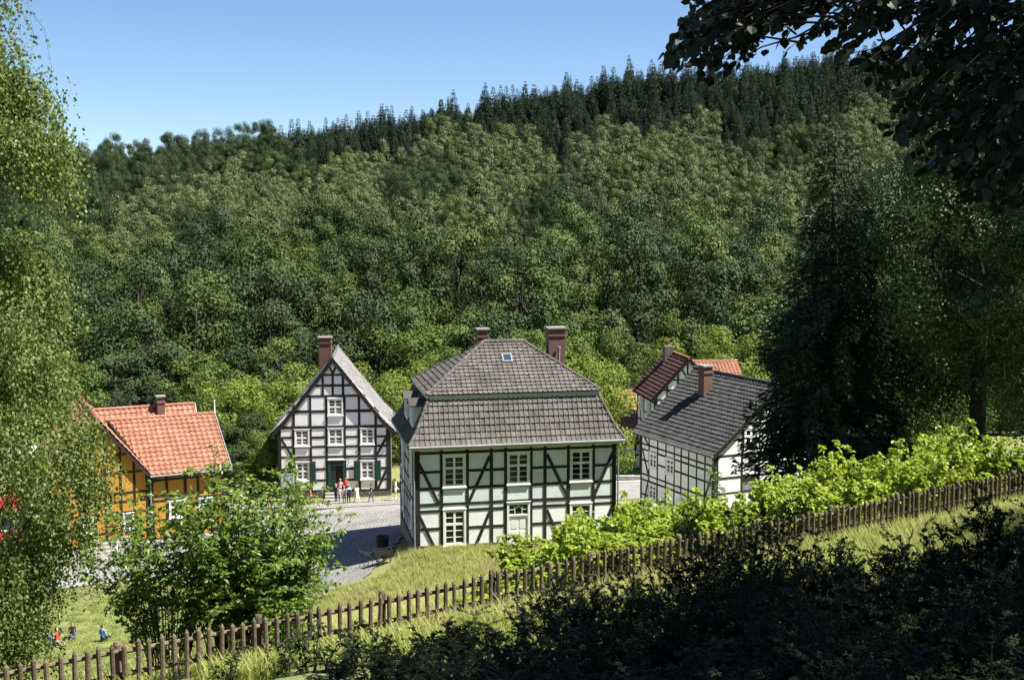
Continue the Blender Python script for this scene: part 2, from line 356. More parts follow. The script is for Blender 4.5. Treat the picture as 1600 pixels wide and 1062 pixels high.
# ---------------------------------------------------------------- house building kit
def frame(x, y, deg, z=0): return Matrix.Translation((x, y, z)) @ Matrix.Rotation(math.radians(deg), 4, 'Z')
def rectp(u0, u1, v0, v1): return [(u0, v0), (u1, v0), (u1, v1), (u0, v1)]
def area(p): return abs(sum(p[i][0]*p[(i+1) % len(p)][1]-p[(i+1) % len(p)][0]*p[i][1] for i in range(len(p))))/2 if len(p) > 2 else 0
def piece(house, name, M, poly, d0, d1, mt, clip=None):
    if clip: poly = clip_poly(poly, clip)
    if area(poly) < .006: return None
    return MB(M).prism(poly, -d1, -d0).build(name, mt, house)
def beam(house, M, a, b, w, d, clip=None, mt='timber'):
    (u0, v0), (u1, v1) = a, b; L = math.hypot(u1-u0, v1-v0); nx, ny = -(v1-v0)/L*w/2, (u1-u0)/L*w/2
    j = lambda: R.uniform(-.012, .012)
    return piece(house, 'timber_beam', M, [(u0-nx+j(), v0-ny+j()), (u1-nx+j(), v1-ny+j()), (u1+nx+j(), v1+ny+j()), (u0+nx+j(), v0+ny+j())], -.1, d, mt, clip)
def timber_wall(house, M, posts, rails, top, bays=None, openings=(), braces=(), clip=None, pm='plaster', pw=.17, rw=.15, base=0., cornerw=.24, post_spans=None, lower_pm=None):
    """posts: u centres; rails: v centres (all bays) or bays[i] overrides; openings: (bay, v0, v1); braces: pairs of points"""
    bays = bays or {}; n = len(posts)
    for i, u in enumerate(posts):
        w = cornerw if i in (0, n-1) else pw
        for (v0, v1) in (post_spans or {}).get(i, [(base, top)]): beam(house, M, (u, v0), (u, v1), w, .030, clip)
    for i in range(n-1):
        rs = sorted(bays.get(i, rails)); op = [o for o in openings if o[0] == i]; u0, u1 = posts[i], posts[i+1]
        for v in rs:
            if any(o[1]+.02 < v < o[2]-.02 for o in op): continue
            w = rw*(1.25 if v in (rails[0],) else 1)
            beam(house, M, (u0, v), (u1, v), w, .024+.002*(i % 2), clip)
        ed = [base]+[v for v in rs if base < v < top]+[top]
        for a, b in zip(ed[:-1], ed[1:]):
            seg = [(a, b)]
            for o in op:
                seg = [q for (x, y) in seg for q in ((x, min(y, o[1])), (max(x, o[2]), y)) if q[1]-q[0] > .02]
            for (x, y) in seg:
                piece(house, 'infill_panel', M, rectp(u0, u1, x, y), -.1, R.uniform(.0, .010), (lower_pm if lower_pm and y < 2.3 else pm), clip)
    for (a, b) in braces: beam(house, M, a, b, pw*.95, .036, clip)
def window(house, M, u0, u1, v0, v1, cols=2, upper=2, lower=3, cas=.11, mt='paint_white', blind=False, sill=True, name='window'):
    w = MB(M)
    for q in ((u0, u0+cas, v0, v1), (u1-cas, u1, v0, v1)): w.box((q[0], -.065, q[2]), (q[1], .1, q[3]))
    w.box((u0+cas, -.062, v1-cas), (u1-cas, .1, v1)); w.box((u0+cas, -.062, v0), (u1-cas, .1, v0+cas))
    if sill: w.box((u0-.04, -.10, v0-.06), (u1+.04, -.0, v0+.03)); w.box((u0-.04, -.085, v1-.012), (u1+.04, .0, v1+.045))
    wo = w.build(name, mt, house)
    a0, a1, b0, b1 = u0+cas, u1-cas, v0+cas, v1-cas; s = MB(M); fw = .05
    tr = b0+(b1-b0)*lower/(upper+lower) if upper else b1
    cw = (a1-a0)/cols
    for k in range(cols+1):
        x = a0+k*cw; ww = fw if k in (0, cols) else fw*1.25
        s.box((max(a0, x-ww), -.03, b0), (min(a1, x+ww), .03, b1))
    for v, ww in ((b0, fw), (b1, fw))+(((tr, fw*1.3),) if upper else ()): s.box((a0, -.034, max(b0, v-ww)), (a1, .03, min(b1, v+ww)))
    for (x, y, nr) in ((b0, tr, lower), (tr, b1, upper)):
        for k in range(1, nr): zz = x+(y-x)*k/nr; s.box((a0, -.022, zz-.016), (a1, .03, zz+.016))
    s.build('sash', mt, wo)
    MB(M).box((a0, .012, b0), (a1, .03, b1)).build('glass', 'glass', wo)
    if blind:
        bl = MB(M)
        for k in range(1, 10):
            if k % 3: zz = b0+(b1-b0)*k/10; bl.box((a0, .004, zz-.02), (a1, .011, zz+.025))
        bl.build('blind', 'blind', wo)
    return wo
# unit tile: x across 0..1, y up the slope 0..1, z out of the roof
def tile_unit(kind):
    if kind == 'flat': xs = [(0, .0), (.66, .0), (.78, .042), (.93, .038), (1., .0)]
    elif kind == 'pan': xs = [(0, .05), (.12, .072), (.28, .05), (.5, .008), (.72, .004), (.9, .03), (1., .05)]
    else: xs = [(0, 0), (.97, 0), (1., -.01)]
    lift = .06 if kind != 'slate' else .03
    V = []; n = len(xs)
    for x, z in xs: V += [(x, 0, z+lift-.035), (x, 0, z+lift), (x, 1.06, z)]
    F = []
    for i in range(n-1):
        a, b = 3*i, 3*i+3; F += [(a, b, b+1, a+1), (a+1, b+1, b+2, a+2)]
    return np.array(V), np.array(F)
TILE_MESH = {}
def tile_mesh(kind, mt):
    k = (kind, mt)
    if k not in TILE_MESH: V, F = tile_unit(kind); TILE_MESH[k] = np_mesh('tile', V, F, [mt], smooth=False)
    return TILE_MESH[k]
def split_profile(prof, n):
    L = [0]
    for a, b in zip(prof[:-1], prof[1:]): L.append(L[-1]+math.hypot(b[0]-a[0], b[1]-a[1]))
    s = np.linspace(0, L[-1], n+1)
    return list(zip(np.interp(s, L, [p[0] for p in prof]), np.interp(s, L, [p[1] for p in prof])))
def tiles(roof, M, prof, rows, tw, xl, xr, kind, mt, single=False, name='tile', skip=None, jit=1.):
    """rows of tiles over a profile [(y inward, z)]; single = every tile its own object"""
    pts = split_profile(prof, rows); mats_ = []
    for (y0, z0), (y1, z1) in zip(pts[:-1], pts[1:]):
        l = math.hypot(y1-y0, z1-z0); V = Vector((0, (y1-y0)/l, (z1-z0)/l)); N = Vector((0, -V.z, V.y)); ym = (y0+y1)/2
        a, b = xl(ym), xr(ym)
        nt_ = max(1, round((b-a)/tw)); k0 = math.floor(a/tw); x = a; k = k0
        while x < b-.02:
            e = min((k+1)*tw, b); k += 1
            if e-x < .03: x = e; continue
            if not (skip and skip((x+e)/2, ym)):
                j = R.uniform(-.006, .006)*jit; rot = Matrix.Rotation(R.uniform(-.012, .012)*jit, 3, 'X')
                B = Matrix(((e-x, 0, 0), (0, l*V.y, N.y), (0, l*V.z, N.z))) @ rot
                T = B.to_4x4(); T.translation = (x, y0+N.y*j, z0+N.z*j)
                mats_.append(M @ T)
            x = e
    if single:
        me = tile_mesh(kind, mt)
        for T in mats_:
            o = bpy.data.objects.new(name, me); o.matrix_local = T; link(o, roof)
    else:
        V0, F0 = tile_unit(kind); A = np.array([np.array(T) for T in mats_]); n = len(V0)
        P = np.einsum('kij,nj->kni', A[:, :3, :3], V0)+A[:, None, :3, 3]
        F = F0[None]+(np.arange(len(A))*n)[:, None, None]
        tag(mobj('tiles', np_mesh('tiles', P.reshape(-1, 3), F.reshape(-1, 4), [mt]), roof), kind='stuff')
def slab(mb, x0, x1, prof, th, xl=None, xr=None):
    xl = xl or (lambda y: x0); xr = xr or (lambda y: x1); n = len(prof); vs = []
    for (y, z) in prof: vs += [(xl(y), y, z), (xr(y), y, z), (xr(y), y, z-th), (xl(y), y, z-th)]
    fs = [(0, 3, 2, 1), (4*n-4, 4*n-3, 4*n-2, 4*n-1)]
    for i in range(n-1):
        a, b = 4*i, 4*i+4; fs += [(a, a+1, b+1, b), (a+1, a+2, b+2, b+1), (a+2, a+3, b+3, b+2), (a+3, a, b, b+3)]
    mb.add(vs, fs)
def ridge_caps(roof, path, r, mt, seg=.34, name='ridge_tiles'):
    P = [Vector(p) for p in path]; mb = MB()
    for a, b in zip(P[:-1], P[1:]):
        n = max(1, round((b-a).length/seg)); d = (b-a)/n
        for k in range(n):
            q = a+d*k; mb.tube([q, q+d*.97], [r*1.08, r*.9], 8)
    o = mb.build(name, mt, roof); tag(o, kind='stuff'); return o
def chimney(parent, x, y, z0, z1, w, d, cap='cap_stone', flash=True):
    c = MB().box((x-w/2, y-d/2, z0), (x+w/2, y+d/2, z1-.1)).box((x-w/2-.05, y-d/2-.05, z1-.52), (x+w/2+.05, y+d/2+.05, z1-.40)).build('chimney', 'brick', parent)
    MB().box((x-w/2-.08, y-d/2-.08, z1-.1), (x+w/2+.08, y+d/2+.08, z1)).build('chimney_cap', cap, c)
    return c
def gable_roof(house, fr, prof, len_, ov, rows, tw, kind, mt, single=False, xl=None, xr=None, skip=None, only=None):
    """fr: list of frames whose y runs inward from an eave wall; prof in that frame"""
    d = MB(); lo = [(y, z-.05) for y, z in prof]
    for M in fr:
        dd = MB(M); slab(dd, -ov, len_+ov, lo, .12, xl, xr); d.v += dd.v; n0 = len(d.v)-len(dd.v); d.f += [[i+n0 for i in f] for f in dd.f]; d.mi += dd.mi
    roof = d.build('roof', 'deck', house)
    for i, M in enumerate(fr):
        tiles(roof, M, prof, rows, tw, xl or (lambda y: -ov), xr or (lambda y: len_+ov), kind, mt, single if (only is None or i == only) else False, skip=skip)
    return roof
def bargeboards(house, M, half, prof, dx, mt='timber', w=.24, both=True):
    """verge boards on a gable whose frame M has x across; prof in eave frame (y inward from wall line, z)"""
    for s in ((1, -1) if both else (1,)):
        mb = MB(M)
        for (y0, z0), (y1, z1) in zip(prof[:-1], prof[1:]):
            p = [(y0, z0), (y1, z1), (y1, z1-w), (y0, z0-w)]
            if s < 0: p = [(2*half-x, z) for x, z in p]
            mb.prism(p, -dx-.05, -dx)
        mb.build('bargeboard', mt, house)
def plinth(house, poly, z0, z1, mt='stone_plinth'):
    mb = MB(); n = len(poly)
    mb.add([(x, y, z0) for x, y in poly]+[(x, y, z1) for x, y in poly], [list(range(n-1, -1, -1)), list(range(n, 2*n))]+[(i, (i+1) % n, (i+1) % n+n, i+n) for i in range(n)])
    return mb.build('plinth', mt, house)
def gutter(house, M, x0, x1, y, z, r=.065):
    return MB(M).tube([(x0, y, z), (x1, y, z)], r, 8).build('gutter', 'zinc', house)
def downpipe(house, M, x, y, z0, z1):
    return MB(M).tube([(x, y-.25, z1), (x, y, z1-.3), (x, y, z0)], .045, 8).build('downpipe', 'zinc', house)

# ---------------------------------------------------------------- the mansard house
W, D, OV, ZE, ZB, ZR, BI, RL = 11.4, 8.14, .4, 5.82, 8.47, 11.0, .725, 2.35
mh = empty('mansard_house', (-5.285, 63.853, 0), .1982)
tag(mh, 'large white half-timbered house with brown tiled mansard roof and skylight', 'house')
MB().box((.1, .1, -.2), (W-.1, D-.1, ZE-.05)).build('wall', 'wall_core', mh)
FR = [frame(0, 0, 0), frame(W, 0, 90), frame(W, D, 180), frame(0, D, -90)]
plinth(mh, [(-.03, -.02), (W+.03, -.02), (W+.03, D+.03), (-.03, D+.03)], -2.4, 0)
posts = [.11, 1.42, 2.86, 4.22, 5.03, 6.48, 7.28, 8.63, 10.08, 11.29]
rails = [.08, 1.11, 2.10, 2.48, 3.37, 4.31, 5.36]
ops = [(1, .05, 2.20), (1, 3.36, 5.27), (7, .05, 2.20), (7, 3.36, 5.27), (4, 3.36, 5.27), (4, 0., 2.40)]
br = [((.17, 4.85), (1.27, 2.52)), ((4.14, 5.1), (2.96, 2.55)), ((7.38, 5.05), (8.58, 2.55)), ((11.22, 5.05), (10.12, 2.55)),
      ((.17, 1.92), (.98, .12)), ((4.14, 1.98), (3.36, .12)), ((7.38, 1.9), (8.12, .12)), ((11.22, 1.95), (10.45, .12))]
timber_wall(mh, FR[0], posts, rails, 5.62, openings=ops, braces=br, pm='plaster_shaded', lower_pm='plaster', pw=.18, rw=.155)  # upper panels carry the eave shadow in their colour, sunlit ground floor stays white
for (a, b) in ((1.50, 2.78), (5.11, 6.40), (8.71, 10.0)):
    window(mh, FR[0], a, b, 3.42, 5.24)
for (a, b) in ((1.50, 2.78), (8.71, 10.0)): window(mh, FR[0], a, b, .12, 2.17)
# back door with fan-shaped leaded light
dr = MB(FR[0]); dr.box((5.10, -.06, .0), (5.22, .1, 2.40)); dr.box((6.29, -.06, .0), (6.41, .1, 2.40)); dr.box((5.22, -.058, 2.27), (6.29, .1, 2.40)); dr.box((5.22, -.058, 1.62), (6.29, .1, 1.72)); dr.box((5.06, -.1, 2.41), (6.45, .0, 2.45))
do = dr.build('door', 'paint_white', mh); tag(do, 'white back door with star-shaped leaded light above')
MB(FR[0]).box((5.22, .0, .02), (6.29, .04, 1.62)).build('door_leaf', 'paint_white', do)
MB(FR[0]).box((5.34, -.012, .2), (5.69, 0, .75)).box((5.82, -.012, .2), (6.17, 0, .75)).box((5.34, -.012, .9), (5.69, 0, 1.5)).box((5.82, -.012, .9), (6.17, 0, 1.5)).build('door_panel', 'paint_white', do)
MB(FR[0]).box((5.22, .02, 1.72), (6.29, .04, 2.27)).build('glass', 'glass', do)
fb = MB(FR[0])
for (a, b) in (((5.22, 1.98), (5.58, 2.0)), ((5.93, 2.0), (6.29, 1.98)), ((5.56, 1.72), (5.52, 2.16)), ((5.95, 1.72), (5.99, 2.16)), ((5.52, 2.16), (5.63, 2.04)), ((5.99, 2.16), (5.88, 2.04)), ((5.63, 2.04), (5.755, 2.22)), ((5.88, 2.04), (5.755, 2.22))):
    L_ = math.hypot(b[0]-a[0], b[1]-a[1]); nx, ny = -(b[1]-a[1])/L_*.017, (b[0]-a[0])/L_*.017
    fb.prism([(a[0]-nx, a[1]-ny), (b[0]-nx, b[1]-ny), (b[0]+nx, b[1]+ny), (a[0]+nx, a[1]+ny)], -.02, .02)
fb.build('glazing_bar', 'paint_white', do)
MB(FR[0]).tube([(5.32, -.06, .85), (5.32, -.06, 1.0)], .014, 6).build('handle', 'zinc', do)
MB(FR[0]).box((5.0, -.5, -.12), (6.5, -.02, .0)).build('doorstep', 'stone_step', mh)
# side walls
sp = [.11, 1.3, 2.5, 3.3, 4.1, 4.9, 5.7, 6.8, 8.03]
for k, M in ((1, FR[1]), (3, FR[3])):
    timber_wall(mh, M, sp, rails, 5.62, openings=[(1, 3.36, 5.27), (6, 3.36, 5.27), (1, .7, 2.2), (6, .7, 2.2)], braces=[((.2, 4.85), (1.25, 2.55)), ((7.95, 4.85), (6.9, 2.55)), ((.2, 1.9), (1.0, .15)), ((7.95, 1.9), (7.2, .15))], pw=.18, rw=.155)
    for (a, b) in ((1.38, 2.42), (5.78, 6.72)):
        window(mh, M, a, b, 3.42, 5.24); window(mh, M, a, b, .76, 2.16, upper=1, lower=2)
timber_wall(mh, FR[2], [.11, 2.2, 4.3, 5.2, 6.2, 7.1, 9.2, 11.29], rails, 5.62)
# cornice, gutter
cm = MB()
for (a, b) in (((-.28, -.28, 5.56), (W+.28, -.004, 5.74)), ((-.28, D+.004, 5.56), (W+.28, D+.28, 5.74)), ((-.28, -.004, 5.56), (-.004, D+.004, 5.74)), ((W+.004, -.004, 5.56), (W+.28, D+.004, 5.74))): cm.box(a, b)
cm.build('cornice', 'paint_cream', mh)
gutter(mh, FR[0], -OV, W+OV, -OV-.09, ZE-.05, .08)
gutter(mh, FR[3], -OV, D+OV, -OV-.05, ZE-.05)
downpipe(mh, FR[0], -.1, -.12, -.1, ZE-.05); downpipe(mh, FR[0], W+.1, -.12, .1, ZE-.05)
# roof hull
lowp = [(-OV, ZE), (.02, 6.42), (.84, 8.22)]
rd = MB(); rings = [[(y, y, z-.05), (W-y, y, z-.05), (W-y, D-y, z-.05), (y, D-y, z-.05)] for y, z in lowp]
vs = sum(rings, []); fs = [(3, 2, 1, 0)]
for i in range(2):
    for j in range(4): a, b = 4*i+j, 4*i+(j+1) % 4; fs.append((a, b, b+4, a+4))
fs.append((8, 9, 10, 11)); rd.add(vs, fs)
hx = W/2-RL/2
rd.add([(BI, BI, ZB-.04), (W-BI, BI, ZB-.04), (W-BI, D-BI, ZB-.04), (BI, D-BI, ZB-.04), (hx, D/2, ZR-.05), (W-hx, D/2, ZR-.05)], [(3, 2, 1, 0), (0, 1, 5, 4), (1, 2, 5), (2, 3, 4, 5), (3, 0, 4)])
mroof = rd.build('roof', 'deck', mh)
fm = MB(); q = BI+.07
for (a, b) in (((q, q, 8.16), (W-q, q+.08, ZB-.045)), ((q, D-q-.08, 8.16), (W-q, D-q, ZB-.045)), ((q, q+.08, 8.16), (q+.08, D-q-.08, ZB-.045)), ((W-q-.08, q+.08, 8.16), (W-q, D-q-.08, ZB-.045))): fm.box(a, b)
fm.build('fascia', 'paint_cream', mh)
ratio = (hx-BI)/(D/2-BI)
upf = [(BI-.06, ZB-.01), (D/2, ZR)]; upl = [(BI-.06, ZB-.01), (hx, ZR)]
DORM = [1.9, 4.6]
dsk = lambda x, y: any(abs((D-x)-c) < .5 for c in DORM) and y > .05
for k, M in enumerate(FR):
    Ls = W if k % 2 == 0 else D
    tiles(mroof, M, lowp, 7, .283, lambda y: y, lambda y, Ls=Ls: Ls-y, 'flat', 'tile_brown', single=(k == 0), skip=dsk if k == 3 else None)
    r_ = ratio if k % 2 == 0 else 1/ratio
    sk = (lambda x, y: abs(x-5.68) < .28 and abs(y-2.9) < .3) if k == 0 else None
    tiles(mroof, M, upf if k % 2 == 0 else upl, 15, .283, lambda y, r_=r_: BI+(y-BI)*r_, lambda y, r_=r_, Ls=Ls: Ls-BI-(y-BI)*r_, 'flat', 'tile_brown', skip=sk)
ridge_caps(mroof, [(hx, D/2, ZR+.04), (W-hx, D/2, ZR+.04)], .12, 'tile_brown')
for (x, y, e) in ((BI, BI, hx), (W-BI, BI, W-hx), (BI, D-BI, hx), (W-BI, D-BI, W-hx)): ridge_caps(mroof, [(x, y, ZB+.04), (e, D/2, ZR+.04)], .10, 'tile_brown', name='hip_tiles')
for sx in (0, 1):
    for sy in (0, 1):
        f_ = lambda y: (y if not sx else W-y, y if not sy else D-y)
        ridge_caps(mroof, [(*f_(y), z+.04) for y, z in lowp], .09, 'tile_brown', name='hip_tiles')
# skylight on the front slope
sl_ = (ZR-ZB)/(D/2-BI); ang = math.atan(sl_)
SM = Matrix.Translation((5.68, 2.9, ZB+(2.9-BI)*sl_+.07)) @ Matrix.Rotation(ang, 4, 'X')
so = MB(SM); so.box((-.29, -.33, -.1), (-.22, .33, .06)).box((.22, -.33, -.1), (.29, .33, .06)).box((-.22, -.33, -.1), (.22, -.26, .06)).box((-.22, .26, -.1), (.22, .33, .06))
so = so.build('skylight', 'zinc', mroof); MB(SM).box((-.22, -.26, -.02), (.22, .26, .03)).build('glass', 'skylight_glass', so)
chimney(mh, hx+.05, D/2+.75, 9.8, 11.75, .62, .62)
ch = chimney(mh, 9.0, 4.75, 8.6, 11.75, 1.0, .8)
MB().tube([(9.08, 4.2, 9.2), (9.08, 4.2, 10.55)], .06, 8).tube([(9.08, 4.2, 10.5), (9.08, 4.2, 10.62)], .1, 8).build('vent_pipe', 'zinc', mh)
MB().tube([(8.52, 4.4, 11.6), (8.52, 4.4, 12.7)], .012, 5).build('lightning_rod', 'zinc', mh)
# dormers on the left slope
for c in DORM:
    M = frame(0, c, -90)     # x runs to the front, y inward
    dm = MB(M); dm.prism(rectp(-.42, .42, 6.55, 7.85), .02, .95).prism([(-.42, 7.85), (.42, 7.85), (0, 8.1)], .02, .95)
    dm = dm.build('dormer', 'paint_white', mh)
    window(dm, M @ Matrix.Translation((0, .0, 0)), -.34, .34, 6.75, 7.75, upper=1, lower=2, cas=.06, sill=False)
    rm = MB(M)
    for s in (-1, 1): rm.add([(0, -.18, 8.18), (s*.58, -.18, 7.82), (s*.58, 1.0, 7.82), (0, 1.0, 8.18), (0, -.18, 8.11), (s*.58, -.18, 7.75), (s*.58, 1.0, 7.75), (0, 1.0, 8.11)], [(0, 1, 2, 3), (7, 6, 5, 4), (0, 4, 5, 1), (1, 5, 6, 2)])
    rm.build('dormer_roof', 'tile_slate', dm)

# ---------------------------------------------------------------- the tall gabled house
GW, GD, GE, GR = 8.36, 7.8, 5.02, 10.3
gh = empty('gabled_house', (-17.65, 88.0, -2.47), .093)
tag(gh, 'tall white half-timbered gable house with green shutters and open doorway', 'house')
MB().prism([(.1, -.1), (GW-.1, -.1), (GW-.1, GE), (GW/2, GR-.35), (.1, GE)], .1, GD-.1).build('wall', 'wall_core', gh)
plinth(gh, [(-.05, -.06), (GW+.05, -.06), (GW+.05, GD+.05), (-.05, GD+.05)], -1.2, -.02)
GF = frame(0, 0, 0)
gclip = [(-.2, -.2), (GW+.2, -.2), (GW+.2, GE+.0), (GW/2, GR-.12), (-.2, GE+.0)]
gprof = [(-.42, GE-.32), (.45, GE+.52), (GW/2, GR)]
gp = [.12, 1.17, 2.45, 3.63, 5.0, 6.08, 7.31, 8.24]
# lower two storeys
bays = {i: [.08, .92, 1.78, 2.72, 3.50, 4.22] for i in range(7)}
bays[6] = [.08, .92, 1.78, 2.72, 3.5, 4.22]
ops = [(1, .92, 2.60), (5, .92, 2.60), (3, .0, 2.52), (1, 3.52, 4.90), (3, 3.57, 4.95), (5, 3.57, 4.9)]
timber_wall(gh, GF, gp, [.08, 2.72], 4.96, bays=bays, openings=ops, braces=[((.2, 4.2), (1.05, 2.8)), ((8.16, 4.2), (7.4, 2.8)), ((8.16, 1.75), (7.45, .15)), ((.2, 1.75), (1.0, .15))], pw=.19, rw=.17)
beam(gh, GF, (0, 5.0), (GW, 5.0), .21, .040)
# gable
gp2 = [.0, 1.2, 2.45, 3.66, 5.0, 6.1, 7.35, GW]
timber_wall(gh, GF, gp2, [6.2, 7.36], 7.36, base=5.0, openings=[(3, 5.83, 7.22)], clip=gclip, pw=.19, rw=.17, cornerw=.12, post_spans={0: [], 7: []}, bays={3: [5.86, 7.36]})
timber_wall(gh, GF, [2.0, 3.42, 4.16, 4.93, 6.4], [8.16, 9.0], 9.0, base=7.36, clip=gclip, pw=.17, rw=.15, post_spans={0: [], 4: []}, bays={i: [8.16, 8.96] for i in range(4)}, cornerw=.1)
timber_wall(gh, GF, [2.6, 5.8], [9.0], 10.2, base=9.0, clip=gclip, post_spans={0: [], 1: []}, bays={0: []}, braces=[((4.18, 9.05), (3.75, 10.0)), ((4.18, 9.05), (4.6, 10.0))], pw=.16)
for (a, b, c, d, bl) in ((1.25, 2.37, 3.56, 4.84, 0), (3.74, 4.9, 3.60, 4.90, 0), (6.17, 7.23, 3.62, 4.86, 0), (3.75, 4.91, 5.88, 7.16, 0), (1.30, 2.33, .93, 2.36, 1), (6.15, 7.22, .93, 2.36, 1)):
    window(gh, GF, a, b, c, d, upper=2, lower=2, cas=.10, blind=True)
for (a, b) in ((.72, 1.27), (2.36, 2.80), (5.66, 6.12), (7.26, 7.70)):
    s = MB(GF).box((a, -.11, .86), (b, -.066, 2.40)).build('shutter', 'shutter_green', gh)
    lv = MB(GF)
    for (v0, v1) in ((.95, 1.58), (1.68, 2.32)):
        for k in range(8): z = v0+(v1-v0)*k/8; lv.box((a+.06, -.122, z), (b-.06, -.111, z+(v1-v0)/8*.6))
    lv.build('louvre', 'shutter_green', s)
# doorway, double door open on the right
d = MB(GF); d.box((3.72, -.05, .0), (3.90, .1, 2.45)); d.box((5.02-.18, -.05, .0), (5.02, .1, 2.45)); d.box((3.90, -.048, 2.05), (4.84, .1, 2.12)); d.box((3.90, -.048, 2.38), (4.84, .1, 2.45))
d = d.build('door', 'shutter_green', gh); tag(d, 'dark green double door with its wing standing open')
MB(GF).box((3.90, .02, .02), (4.30, .06, 2.05)).build('door_leaf', 'door_green', d)
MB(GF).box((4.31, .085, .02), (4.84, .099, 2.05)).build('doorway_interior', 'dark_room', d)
MB(GF).box((3.90, .02, 2.12), (4.84, .06, 2.38)).build('transom', 'door_green', d)
MB(GF).box((3.7, -.10, 2.46), (5.04, -.0, 2.51)).build('lintel_ledge', 'paint_white', d)
MB(GF).tube([(5.24, -.08, 2.62), (5.24, -.08, 2.3), (5.30, -.08, 2.2), (5.18, -.08, 2.1), (5.24, -.08, 1.9), (5.24, -.08, 1.7)], .02, 6).build('bell_pull', 'timber', gh)
st = MB(); 
for k in range(4): st.box((3.5, -.35-.32*(k+1)+.32, -.2-.18*(k+1)), (5.2, -.06, -.02-.18*k)) if k == 0 else st.box((3.5, -.38-.32*k, -.98), (5.2, -.38-.32*(k-1), -.02-.18*k))
st.build('steps', 'stone_step', gh)
hr = MB()
for x in (3.42,): hr.tube([(x, -.3, -.2), (x, -.3, .75), (x, -1.4, .1), (x, -1.4, -.85)], .025, 6)
hr.build('handrail', 'timber', gh)
for M, L_ in ((frame(GW, 0, 90), GD), (frame(0, GD, -90), GD)):
    timber_wall(gh, M, [.12, 1.4, 2.7, 3.9, 5.1, 6.4, GD-.12], [.08, .92, 1.78, 2.72, 3.5, 4.3], 4.95, braces=[((.2, 4.8), (1.3, 2.8)), ((GD-.2, 4.8), (6.5, 2.8))])
MB().box((.12, GD-.1, -.1), (GW-.12, GD, 5.0)).prism([(.1, 5.0), (GW-.1, 5.0), (GW/2, GR-.3)], GD-.1, GD).build('rear_wall', 'plaster', gh)
groof = gable_roof(gh, [frame(GW, 0, 90), frame(0, GD, -90)], gprof, GD, .24, 22, .30, 'slate', 'tile_pale')
ridge_caps(groof, [(GW/2, -.24, GR+.03), (GW/2, GD+.24, GR+.03)], .1, 'tile_pale')
bargeboards(gh, GF, GW/2, [(y, z-.03) for y, z in gprof], .19, w=.42)
chimney(gh, 3.45, 3.2, 8.6, 11.55, .95, .8)
gutter(gh, frame(GW, 0, 90), -.35, GD+.35, -.46, GE-.34); downpipe(gh, GF, GW+.12, .1, -.9, GE-.4)

# ---------------------------------------------------------------- ochre house with orange pantiles
yh = empty('ochre_house', (-22.9, 73.5, -2.2), .45)
tag(yh, 'ochre half-timbered house with bright orange pantile roof', 'house')
YE, YZ, YD, YL = 4.35, 7.15, 9.2, 4.8           # eave, ridge, depth, length (above the base)
WW, WZ = 3.0, 8.05                                # wing half width and ridge
MB().box((.1, .1, -.3), (YL-.1, YD-.1, YE)).prism([(.1+.1, YE), (YL-.1, YE), (YL-.1, YE+.1), (.2, YE+.1)], .5, YD-.5).build('wall', 'wall_core', yh)
MB().prism([(-2*WW+.1, -.3), (-.1, -.3), (-.1, YE), (-WW, WZ-.25), (-2*WW+.1, YE)], .1, 10.).build('wing_wall', 'wall_core', yh)
plinth(yh, [(-2*WW-.04, -.05), (YL+.04, -.05), (YL+.04, YD+.04), (-2*WW-.04, YD+.04)], -1.2, -.01, 'stone_step')
timber_wall(yh, frame(0, 0, 0), [.1, 1.05, 2.2, 3.0, 3.95, YL-.1], [.1, 1.3, 2.55, 2.85, 3.9], YE, openings=[(1, 1.3, 2.5), (3, 1.3, 2.5)], pm='ochre', pw=.17, rw=.14, braces=[((YL-.15, 3.8), (4.05, 2.9))])
for a in (1.15, 3.02): window(yh, frame(0, 0, 0), a, a+.9, 1.36, 2.46, upper=1, lower=2, cas=.08)
wc = [(-2*WW-.1, -.2), (.1, -.2), (.1, YE-.02), (-WW, WZ-.12), (-2*WW-.1, YE-.02)]
timber_wall(yh, frame(0, 0, 0), [-2*WW+.1, -5.1, -4.2, -3.3, -2.65, -1.75, -.92, -.12], [.1, .85, 2.05, 2.75, 3.3, 4.6, 5.75], 8., clip=wc, openings=[(5, .88, 2.0), (2, .88, 2.0)], pm='ochre', pw=.15, rw=.13)
for a in (-1.65, -4.05): window(yh, frame(0, 0, 0), a, a+.62, .93, 1.98, cols=1, upper=1, lower=1, cas=.07)
for M, L_ in ((frame(YL, 0, 90), YD), (frame(-2*WW, YD, -90), YD)):
    timber_wall(yh, M, [.1, 1.6, 3.1, 4.6, 6.1, 7.6, L_-.1], [.1, 1.3, 2.85, 3.9], YE, pm='ochre')
MB().prism([(0, YE), (YD, YE), (YD/2, YZ-.1)], -YL+.1, -YL+.3).build('gable_infill', 'ochre', yh).matrix_local = Matrix.Rotation(math.radians(90), 4, 'Z') @ Matrix.Identity(4)
k_ = (WZ-YE)/WW; s_ = (YZ-YE)/(YD/2+.3)
mprof = [(-.38, YE-.05), (YD/2, YZ)]
vx = lambda y: -max(0, (y+.3)*.37)
yroof = gable_roof(yh, [frame(0, 0, 0)], mprof, YL, .3, 13, .352, 'pan', 'tile_orange', single=True, xl=lambda y: vx(y)+.04, xr=lambda y: YL+.3)
vp = [(vx(y), y, YE-.05+(y+.38)*s_*1.0) for y in (-.38, YD/2)]
MB().add([(x+dx, y, z+dz) for (x, y, z) in vp for dx, dz in ((-.07, .06), (.02, .06), (.02, -.62), (-.07, -.62))], [(0, 1, 5, 4), (1, 2, 6, 5), (2, 3, 7, 6), (3, 0, 4, 7), (0, 3, 2, 1), (4, 5, 6, 7)]).build('verge_board', 'timber', yh)
